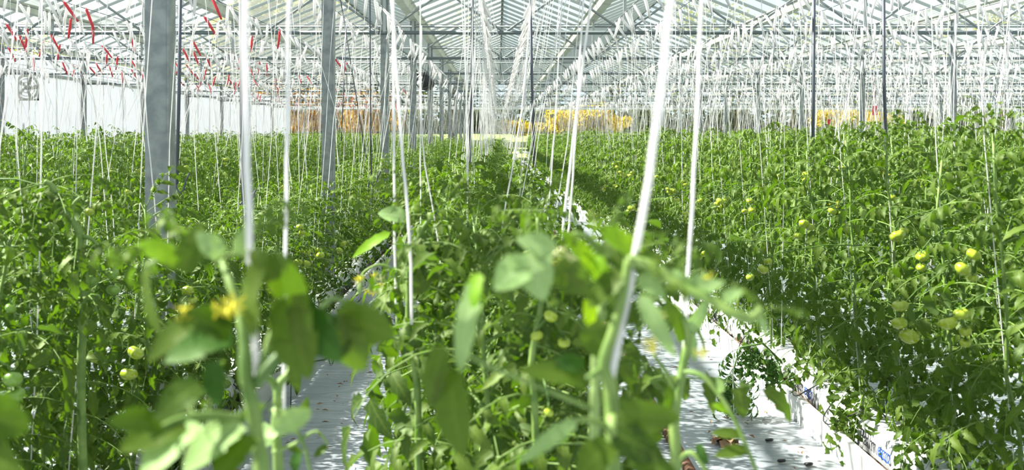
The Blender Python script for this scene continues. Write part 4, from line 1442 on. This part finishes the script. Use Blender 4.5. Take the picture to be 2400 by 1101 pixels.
for px, py in ((1803, 1038), (1832, 1087), (1895, 1095)):
    d = 1.5 * F / (py - VY)
    m = MB(); ring(m, (0, 0, 0), .016, .006, 12); m.tube([(0, -.004, 0), (0, .006, 0)], .013, 10)
    o = m.obj('black_clip', M['black'], None, (P(px, py, d).x, d, .016), rot=(1.35, 0, .4))
    tag(o, {1803: 'small black plastic clip on the film, farthest of three', 1832: 'small black plastic clip on the film, middle of three', 1895: 'small black plastic clip on the film, nearest the white gutter'}[px], 'clip')

# dark shaded shoot drooping on the path by the right gutter; its shade is in the leaf and stem colours
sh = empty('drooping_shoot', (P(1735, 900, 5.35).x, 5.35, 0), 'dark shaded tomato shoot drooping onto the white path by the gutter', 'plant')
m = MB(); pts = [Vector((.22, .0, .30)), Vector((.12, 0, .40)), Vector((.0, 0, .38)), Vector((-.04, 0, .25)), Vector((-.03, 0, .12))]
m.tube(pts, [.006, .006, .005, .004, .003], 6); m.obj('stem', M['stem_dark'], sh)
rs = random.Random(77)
SHADELEAF = []
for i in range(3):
    m = MB(); compound(m, Matrix.Identity(4), rs, .2, 7, .3, .9, 1.0, pairs=3, size=1.0); SHADELEAF.append(m.mesh('leaf', [M['leaf_shaded'], M['stem_dark']], True, True))
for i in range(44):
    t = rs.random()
    o = link('leaf', rs.choice(SHADELEAF), sh)
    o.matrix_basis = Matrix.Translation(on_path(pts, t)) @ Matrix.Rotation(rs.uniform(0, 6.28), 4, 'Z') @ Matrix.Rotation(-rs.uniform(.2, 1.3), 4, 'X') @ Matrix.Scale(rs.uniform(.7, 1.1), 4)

# ------------------------------------------------------------------ tomatoes seen in the photograph
def near_plant(x, y):
    best = min(plants_near, key=lambda q: (q[0] - x) ** 2 + (q[1] - y) ** 2 + (0 if q[4].type == 'EMPTY' else 9))
    return best


for gl_, d in GROUPS:
    ts = [(P(px, py, d + i * .01), dia * d / F / 2) for i, (px, py, dia) in enumerate(gl_)]
    c = ts[0][0]
    q = near_plant(c.x + .15, c.y)
    fruit_truss(q[4], Vector((q[0], q[1], c.z + .1)), ts)
for gl_, d in LG:
    ts = [(P(px, py, d + i * .01), dia * d / F / 2) for i, (px, py, dia) in enumerate(gl_)]
    c = ts[0][0]
    q = near_plant(c.x - .15, c.y)
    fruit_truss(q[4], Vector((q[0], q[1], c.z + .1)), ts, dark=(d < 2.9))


# ------------------------------------------------------------------ the foreground plants, leaf by leaf
def blade(parent, base, tip, wpx, matn, off, roll=0.0, N=9, ser=.14, curl=.5, name='leaf', fold=.25):
    """a single large leaflet between two placed points; roll turns its face"""
    b, t = P(*base), P(*tip)
    d = (base[2] + tip[2]) / 2
    Ln = (t - b).length
    V, Fc, D = leaflet(Ln * 1.02, wpx * d / F, N, random.Random(int(base[0] * 7 + tip[1])), fold, curl, ser, 0.1)
    tdir = t - b
    # straighten the curl so that the end still meets the tip point
    end = Vector(V[(N) * 3 + 1])
    rotc = Matrix.Rotation(-math.atan2(end.z, end.y), 4, 'X') @ Matrix.Scale(Ln / end.length, 4)
    nrm = Vector((0, -1, .45))
    nrm = Matrix.Rotation(roll, 3, tdir.normalized()) @ nrm
    fm = frame(b - off, tdir, nrm) @ rotc
    D = D.copy(); D[:, 1] = .5
    m = MB(); m.add(xf(V, fm), Fc, 0, D)
    return m.obj(name, M[matn], parent, None, True, True)


def branch(parent, pts, r, matn, off, name='stem', n=9):
    q = [P(*p) - off for p in pts]
    cu = []
    for a in range(len(q) - 1):
        for u in (0, .25, .5, .75):
            p0, p1, p2, p3 = q[max(a - 1, 0)], q[a], q[a + 1], q[min(a + 2, len(q) - 1)]
            cu.append(.5 * ((2 * p1) + (p2 - p0) * u + (2 * p0 - 5 * p1 + 4 * p2 - p3) * u * u + (-p0 + 3 * p1 - 3 * p2 + p3) * u ** 3))
    cu.append(q[-1])
    k = len(cu)
    rad = [r[0] + (r[1] - r[0]) * i / (k - 1) for i in range(k)]
    m = MB(); m.tube(cu, rad, n)
    return m.obj(name, M[matn], parent)


def clump(parent, c, d, off, n, size, rng, meshes=None, name='top_leaf'):
    for i in range(n):
        o = link(name, rng.choice(meshes or CURLMESH), parent)
        o.matrix_basis = Matrix.Translation(P(c[0] + rng.uniform(-12, 12), c[1] + rng.uniform(-12, 12), d) - off) @ Matrix.Rotation(rng.uniform(0, 6.28), 4, 'Z') @ Matrix.Rotation(rng.uniform(-.3, 1.0), 4, 'X') @ Matrix.Scale(size, 4)


def flower(parent, px, py, d, r, off, pale=False, rot=(1.9, 0, 0)):
    link('flower', FLWP if pale else FLW, parent, P(px, py, d) - off, rot, r)


def root_at(px, d):
    return Vector(((px - VX) / F * d, d, 0))


rh = random.Random(99)
# --- A: left foreground plant
O = root_at(600, .82)
A = empty('tomato_plant', O, 'blurred tomato plant close to the lens at left, thick pale stem, yellow flowers', 'plant')
branch(A, [(640, 2600, .9), (622, 1300, .81), (600, 1010, .81), (577, 880, .81), (573, 800, .82), (562, 725, .83), (538, 660, .84), (520, 610, .86)], (.0078, .0026), 'stem', O)
branch(A, [(600, 900, .81), (640, 850, .81), (690, 800, .82), (735, 770, .84)], (.0052, .004), 'stem_dark', O, 'side_stem')
branch(A, [(565, 985, .81), (500, 975, .79), (420, 985, .77), (350, 1020, .75)], (.0045, .003), 'stem', O, 'leaf_stalk')
branch(A, [(735, 770, .84), (760, 715, .86), (790, 700, .88), (850, 735, .9)], (.003, .002), 'stem', O, 'leaf_stalk')
branch(A, [(520, 610, .86), (470, 590, .86), (400, 598, .86), (340, 625, .86)], (.003, .0015), 'stem', O, 'leaf_stalk')
branch(A, [(600, 900, .81), (630, 800, .82), (655, 720, .83), (665, 650, .84)], (.003, .002), 'stem', O, 'leaf_stalk')
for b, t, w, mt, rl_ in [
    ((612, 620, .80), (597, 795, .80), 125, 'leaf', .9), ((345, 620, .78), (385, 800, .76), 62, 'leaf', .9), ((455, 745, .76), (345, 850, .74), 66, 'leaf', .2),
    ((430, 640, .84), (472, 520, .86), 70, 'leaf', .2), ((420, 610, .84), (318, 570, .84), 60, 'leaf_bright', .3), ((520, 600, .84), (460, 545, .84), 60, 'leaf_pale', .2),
    ((548, 790, .80), (385, 850, .78), 120, 'leaf_shaded', .6), ((540, 780, .80), (420, 740, .78), 100, 'leaf', .5), ((505, 845, .78), (512, 955, .78), 66, 'leaf_shaded', .3),
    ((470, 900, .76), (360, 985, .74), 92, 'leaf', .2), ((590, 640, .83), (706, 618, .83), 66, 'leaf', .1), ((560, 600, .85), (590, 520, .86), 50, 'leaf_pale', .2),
    ((690, 690, .80), (725, 890, .79), 175, 'leaf', .7), ((700, 700, .80), (800, 850, .80), 110, 'leaf_shaded', .5), ((700, 720, .80), (670, 610, .82), 60, 'leaf_bright', .3),
    ((800, 735, .86), (850, 870, .88), 130, 'leaf', .6), ((790, 725, .86), (925, 790, .88), 110, 'leaf', .5), ((780, 735, .86), (740, 820, .86), 80, 'leaf_shaded', .5),
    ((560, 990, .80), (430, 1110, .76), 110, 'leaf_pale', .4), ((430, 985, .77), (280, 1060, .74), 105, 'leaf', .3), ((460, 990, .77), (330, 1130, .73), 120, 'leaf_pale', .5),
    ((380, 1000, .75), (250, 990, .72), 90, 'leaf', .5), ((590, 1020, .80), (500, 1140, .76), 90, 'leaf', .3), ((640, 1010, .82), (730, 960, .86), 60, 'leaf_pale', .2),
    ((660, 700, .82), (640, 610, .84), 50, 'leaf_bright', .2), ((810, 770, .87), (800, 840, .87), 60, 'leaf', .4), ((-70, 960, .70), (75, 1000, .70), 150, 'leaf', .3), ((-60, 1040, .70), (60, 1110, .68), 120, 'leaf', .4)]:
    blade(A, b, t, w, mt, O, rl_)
clump(A, (540, 600), .86, O, 5, .55, rh)
clump(A, (430, 580), .86, O, 3, .45, rh)
clump(A, (480, 1010), .78, O, 3, .5, rh)
for px, py in ((430, 720), (428, 745)):
    flower(A, px, py, .76, .011, O, rot=(3.0, 0, .3))
for px, py in ((505, 735), (535, 725), (548, 712)):
    flower(A, px, py, .80, .012, O, rot=(2.0, .4, .3))
for px, py in ((640, 660), (655, 680), (600, 640)):
    flower(A, px, py, .84, .009, O)

# --- B: forked stem behind it, with a thin drooping spray
O = root_at(650, 1.3)
B = empty('tomato_plant', O, 'slim forked tomato stem with a thin drooping spray over the left path', 'plant')
branch(B, [(680, 2000, 1.35), (655, 1150, 1.3), (645, 1010, 1.3), (652, 940, 1.3), (640, 895, 1.3), (610, 880, 1.28)], (.0075, .004), 'stem', O)
branch(B, [(650, 950, 1.3), (655, 900, 1.3), (680, 870, 1.31), (672, 830, 1.32)], (.006, .004), 'stem', O, 'side_stem')
branch(B, [(655, 970, 1.28), (690, 1000, 1.26), (715, 1050, 1.25), (728, 1110, 1.25)], (.003, .0018), 'stem', O, 'leaf_stalk')
branch(B, [(640, 1060, 1.28), (690, 1040, 1.26), (740, 1010, 1.25), (768, 1040, 1.25)], (.0025, .0015), 'stem', O, 'leaf_stalk')
for b, t, w, mt in [((702, 990, 1.26), (722, 928, 1.26), 28, 'leaf'), ((768, 1045, 1.25), (735, 1072, 1.25), 24, 'leaf'), ((675, 1040, 1.27), (710, 1062, 1.27), 22, 'leaf'), ((700, 1060, 1.25), (690, 1110, 1.25), 34, 'leaf_shaded'),
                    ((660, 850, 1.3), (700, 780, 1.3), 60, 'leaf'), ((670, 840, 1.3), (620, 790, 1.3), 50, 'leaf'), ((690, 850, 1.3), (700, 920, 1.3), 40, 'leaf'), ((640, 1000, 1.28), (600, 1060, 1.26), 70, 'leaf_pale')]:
    blade(B, b, t, w, mt, O, .4)
m = MB(); m.tube([P(640, 955, 1.26) - O, P(655, 970, 1.26) - O, P(672, 985, 1.26) - O], [.003, .0085, .003], 8); m.obj('bud', M['sepal'], B)

# --- C: flowering plant in the middle
O = root_at(958, 2.1)
Cc = empty('tomato_plant', O, 'tomato plant left of centre with a drooping flower truss over the left path', 'plant')
branch(Cc, [(985, 1500, 2.2), (980, 1000, 2.1), (975, 880, 2.1), (958, 770, 2.1), (958, 680, 2.1), (960, 620, 2.1), (985, 545, 2.1), (1010, 510, 2.1)], (.0085, .004), 'stem', O)
branch(Cc, [(930, 770, 2.15), (935, 700, 2.15), (925, 640, 2.15), (890, 620, 2.15), (850, 640, 2.15), (838, 680, 2.15)], (.004, .0018), 'stem', O, 'flower_stalk')
branch(Cc, [(962, 800, 2.1), (915, 790, 2.1), (885, 770, 2.1)], (.004, .003), 'stem', O, 'side_stem')
for i in range(9):
    a = rh.uniform(835, 905)
    flower(Cc, a, rh.uniform(640, 700), 2.12, .0135, O, pale=(i % 3 == 0), rot=(2.8, rh.uniform(-.6, .6), rh.uniform(-1, 1)))
    if i < 6:
        pp = P(a + 6, rh.uniform(630, 670), 2.15) - O
        m = MB(); m.tube([pp, pp + Vector((0, 0, -.012)), pp + Vector((0, 0, -.026))], [.0015, .004, .001], 6); m.obj('bud', M['sepal'], Cc)
pts = [P(975, 900, 2.1) - O, P(958, 770, 2.1) - O, P(958, 680, 2.1) - O, P(960, 620, 2.1) - O, P(985, 545, 2.1) - O]
for i in range(26):
    p = on_path(pts, rh.random())
    o = link('leaf', rh.choice(LEAFMESH), Cc)
    o.matrix_basis = Matrix.Translation(p) @ Matrix.Rotation(rh.uniform(-2.6, -.3) if i % 4 else rh.uniform(0, 6.28), 4, 'Z') @ Matrix.Rotation(rh.uniform(-.7, .5), 4, 'X') @ Matrix.Scale(rh.uniform(.42, .65), 4)
clump(Cc, (965, 520), 2.1, O, 5, .8, rh); clump(Cc, (1030, 500), 2.1, O, 4, .8, rh); clump(Cc, (920, 560), 2.1, O, 3, .8, rh)
for b, t, w, mt in [((950, 510, 2.1), (885, 500, 2.1), 50, 'leaf_pale'), ((915, 545, 2.1), (825, 605, 2.1), 30, 'leaf_bright'), ((960, 680, 2.05), (1020, 640, 2.05), 50, 'leaf'), ((975, 560, 2.1), (1000, 640, 2.05), 40, 'leaf')]:
    blade(Cc, b, t, w, mt, O, .3)

# --- C2: middle plants close behind with small green tomatoes
O = root_at(1260, 1.75)
C2 = empty('tomato_plant', O, 'tomato plant at the centre carrying three small green tomatoes', 'plant')
branch(C2, [(1260, 1600, 1.8), (1255, 1000, 1.75), (1245, 850, 1.75), (1270, 700, 1.75), (1265, 600, 1.75), (1260, 510, 1.75)], (.0075, .003), 'stem', O)
fr = [(P(1291, 741, 1.7), 17 * 1.7 / F), (P(1258, 786, 1.7), 15 * 1.7 / F), (P(1322, 802, 1.7), 15 * 1.7 / F)]
fruit_truss(C2, P(1262, 690, 1.75), fr)
fruit_truss(C2, P(1262, 900, 1.75), [(P(1286, 966, 1.7), 12 * 1.7 / F)])
pts = [P(1255, 1050, 1.75) - O, P(1245, 850, 1.75) - O, P(1270, 700, 1.75) - O, P(1262, 560, 1.75) - O]
for i in range(24):
    p = on_path(pts, rh.random())
    o = link('leaf', rh.choice(LEAFMESH), C2)
    o.matrix_basis = Matrix.Translation(p) @ Matrix.Rotation(rh.uniform(-1.2, 1.2) + (math.pi if i % 5 == 0 else 0), 4, 'Z') @ Matrix.Rotation(rh.uniform(-.8, .4), 4, 'X') @ Matrix.Scale(rh.uniform(.4, .65), 4)
clump(C2, (1262, 500), 1.75, O, 4, .6, rh)
branch(C2, [(1380, 900, 1.8), (1390, 830, 1.8), (1400, 780, 1.8), (1425, 720, 1.8)], (.005, .004), 'stem', O, 'side_stem')

# --- D: right foreground plant
O = root_at(1430, .86)
D_ = empty('tomato_plant', O, 'out of focus tomato plant close to the lens right of centre, arching shoot pointing right', 'plant')
branch(D_, [(1440, 2600, .95), (1438, 1150, .87), (1436, 1000, .87), (1428, 900, .87), (1415, 850, .87), (1440, 770, .87), (1462, 680, .87), (1475, 600, .87)], (.0074, .004), 'stem', O)
branch(D_, [(1395, 1700, .92), (1393, 1000, .9), (1395, 900, .9), (1398, 800, .9), (1410, 720, .9), (1420, 650, .9)], (.0048, .0035), 'sepal', O, 'side_stem')
branch(D_, [(1472, 610, .87), (1530, 625, .86), (1590, 670, .85), (1660, 700, .84), (1720, 735, .83), (1758, 745, .83), (1785, 722, .83)], (.0055, .0042), 'stem', O, 'side_stem')
branch(D_, [(1420, 650, .9), (1410, 600, .9), (1380, 560, .9), (1345, 545, .9)], (.0035, .002), 'stem', O, 'leaf_stalk')
branch(D_, [(1400, 640, .9), (1330, 640, .88), (1260, 610, .86), (1190, 600, .85)], (.0028, .0015), 'stem', O, 'leaf_stalk')
branch(D_, [(1415, 860, .87), (1370, 890, .86)], (.003, .002), 'stem', O, 'leaf_stalk')
branch(D_, [(1436, 1000, .87), (1380, 985, .85), (1345, 985, .84)], (.003, .002), 'stem', O, 'leaf_stalk')
branch(D_, [(1393, 960, .9), (1250, 900, .86), (1130, 850, .83), (1090, 830, .82)], (.0024, .0015), 'stem', O, 'leaf_stalk')
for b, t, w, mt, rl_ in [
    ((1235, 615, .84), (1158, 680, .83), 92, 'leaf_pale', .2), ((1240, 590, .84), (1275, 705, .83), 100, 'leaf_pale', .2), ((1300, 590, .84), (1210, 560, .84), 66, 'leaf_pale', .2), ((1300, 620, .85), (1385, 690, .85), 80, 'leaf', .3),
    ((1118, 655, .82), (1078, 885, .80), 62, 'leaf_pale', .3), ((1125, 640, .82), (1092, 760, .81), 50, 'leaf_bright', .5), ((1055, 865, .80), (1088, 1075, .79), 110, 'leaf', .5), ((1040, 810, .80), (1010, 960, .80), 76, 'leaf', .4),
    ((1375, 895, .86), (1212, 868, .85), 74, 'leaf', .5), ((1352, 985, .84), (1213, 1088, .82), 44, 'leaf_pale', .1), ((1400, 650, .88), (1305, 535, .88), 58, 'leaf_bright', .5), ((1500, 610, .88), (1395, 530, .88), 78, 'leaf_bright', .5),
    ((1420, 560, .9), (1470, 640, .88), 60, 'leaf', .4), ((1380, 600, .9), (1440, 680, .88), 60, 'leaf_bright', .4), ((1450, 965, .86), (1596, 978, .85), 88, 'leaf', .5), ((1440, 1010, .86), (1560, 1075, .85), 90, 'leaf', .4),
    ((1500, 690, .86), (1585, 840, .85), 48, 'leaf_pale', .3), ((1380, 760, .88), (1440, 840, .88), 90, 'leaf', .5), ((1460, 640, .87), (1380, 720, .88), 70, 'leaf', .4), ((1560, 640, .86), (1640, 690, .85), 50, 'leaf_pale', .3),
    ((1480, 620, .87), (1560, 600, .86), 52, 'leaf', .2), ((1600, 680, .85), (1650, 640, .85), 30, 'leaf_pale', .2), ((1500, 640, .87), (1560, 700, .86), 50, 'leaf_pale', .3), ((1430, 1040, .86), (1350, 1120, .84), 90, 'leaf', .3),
    ((1480, 1060, .86), (1600, 1130, .84), 80, 'leaf', .3), ((1620, 680, .85), (1700, 660, .84), 40, 'leaf_pale', .2), ((1370, 860, .87), (1290, 850, .86), 60, 'leaf_shaded', .4), ((1340, 680, .85), (1330, 620, .85), 50, 'leaf', .4),
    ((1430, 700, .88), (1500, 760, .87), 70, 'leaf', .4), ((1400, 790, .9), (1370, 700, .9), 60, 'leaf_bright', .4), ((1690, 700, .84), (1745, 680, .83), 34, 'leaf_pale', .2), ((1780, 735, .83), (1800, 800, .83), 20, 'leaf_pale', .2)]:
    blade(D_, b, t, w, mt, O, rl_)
clump(D_, (1790, 720), .83, O, 3, .22, rh); clump(D_, (1420, 560), .9, O, 4, .4, rh); clump(D_, (1560, 650), .86, O, 4, .35, rh)
clump(D_, (1390, 780), .9, O, 3, .4, rh); clump(D_, (1230, 580), .85, O, 2, .35, rh)
for px, py, pl_ in ((1300, 590, 1), (1320, 580, 1), (1330, 605, 1), (1310, 620, 0), (1345, 600, 1), (1440, 560, 0), (1540, 745, 0), (1525, 800, 0), (1528, 815, 0), (1440, 830, 1), (1645, 825, 0), (1655, 650, 0)):
    flower(D_, px, py, .9 if px < 1500 else .87, .0105, O, pale=bool(pl_), rot=(2.6, rh.uniform(-.5, .5), rh.uniform(-1, 1)))

# --- E: right plant with long thin drooping leaf spray
O = root_at(1590, 1.3)
E = empty('tomato_plant', O, 'slim tomato stem at right with a long thin spray hanging over the right path', 'plant')
branch(E, [(1590, 2000, 1.35), (1585, 1150, 1.3), (1580, 1000, 1.3), (1590, 920, 1.3), (1603, 850, 1.3), (1612, 790, 1.3), (1600, 740, 1.3)], (.0085, .004), 'stem', O)
branch(E, [(1598, 870, 1.3), (1645, 880, 1.28), (1690, 930, 1.27), (1730, 1000, 1.26), (1775, 1110, 1.25)], (.0038, .0025), 'stem', O, 'leaf_stalk')
branch(E, [(1578, 1090, 1.3), (1620, 1060, 1.28), (1660, 1110, 1.27)], (.004, .003), 'stem', O, 'leaf_stalk')
branch(E, [(1590, 930, 1.3), (1560, 870, 1.3), (1530, 830, 1.3)], (.0035, .002), 'stem', O, 'leaf_stalk')
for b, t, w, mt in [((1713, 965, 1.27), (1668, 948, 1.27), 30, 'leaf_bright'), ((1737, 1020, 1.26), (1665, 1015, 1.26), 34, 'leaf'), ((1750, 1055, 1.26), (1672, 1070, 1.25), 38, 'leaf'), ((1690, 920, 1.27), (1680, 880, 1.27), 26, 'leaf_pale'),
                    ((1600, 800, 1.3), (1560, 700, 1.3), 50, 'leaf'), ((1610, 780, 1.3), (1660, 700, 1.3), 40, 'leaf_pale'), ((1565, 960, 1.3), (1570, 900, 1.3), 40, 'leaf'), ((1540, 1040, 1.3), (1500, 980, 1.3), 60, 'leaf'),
                    ((1635, 1040, 1.28), (1660, 1090, 1.27), 26, 'leaf_shaded'), ((1620, 770, 1.3), (1630, 850, 1.3), 24, 'leaf_pale')]:
    blade(E, b, t, w, mt, O, .4)

# --- bent thick stem plant at the left edge
O = root_at(190, 2.85)
G = empty('tomato_plant', O, 'tall tomato plant at far left with a thick bent bare stem', 'plant')
branch(G, [(200, 1250, 2.9), (190, 900, 2.85), (200, 640, 2.8), (187, 600, 2.8), (187, 545, 2.8), (160, 508, 2.8), (137, 485, 2.8), (125, 440, 2.8), (105, 425, 2.8)], (.013, .007), 'stem', O)
branch(G, [(195, 555, 2.8), (215, 560, 2.8), (240, 590, 2.8)], (.007, .004), 'stem', O, 'side_stem')
branch(G, [(168, 510, 2.8), (172, 480, 2.8), (188, 462, 2.8)], (.006, .004), 'stem', O, 'side_stem')
for i in range(26):
    tpx = rh.choice([(125, 440), (137, 485), (240, 590), (188, 462), (110, 430), (187, 600), (195, 700), (190, 780)])
    o = link('leaf', rh.choice(LEAFMESH), G)
    o.matrix_basis = Matrix.Translation(P(tpx[0], tpx[1], 2.85) - O) @ Matrix.Rotation(rh.uniform(0, 6.28), 4, 'Z') @ Matrix.Rotation(rh.uniform(-.5, .5), 4, 'X') @ Matrix.Scale(rh.uniform(.5, .8), 4)
print('OBJECTS', len(bpy.data.objects), 'detail plants', count_a, 'far', len(far_pts), 'tris bulk', len(bulk.f))
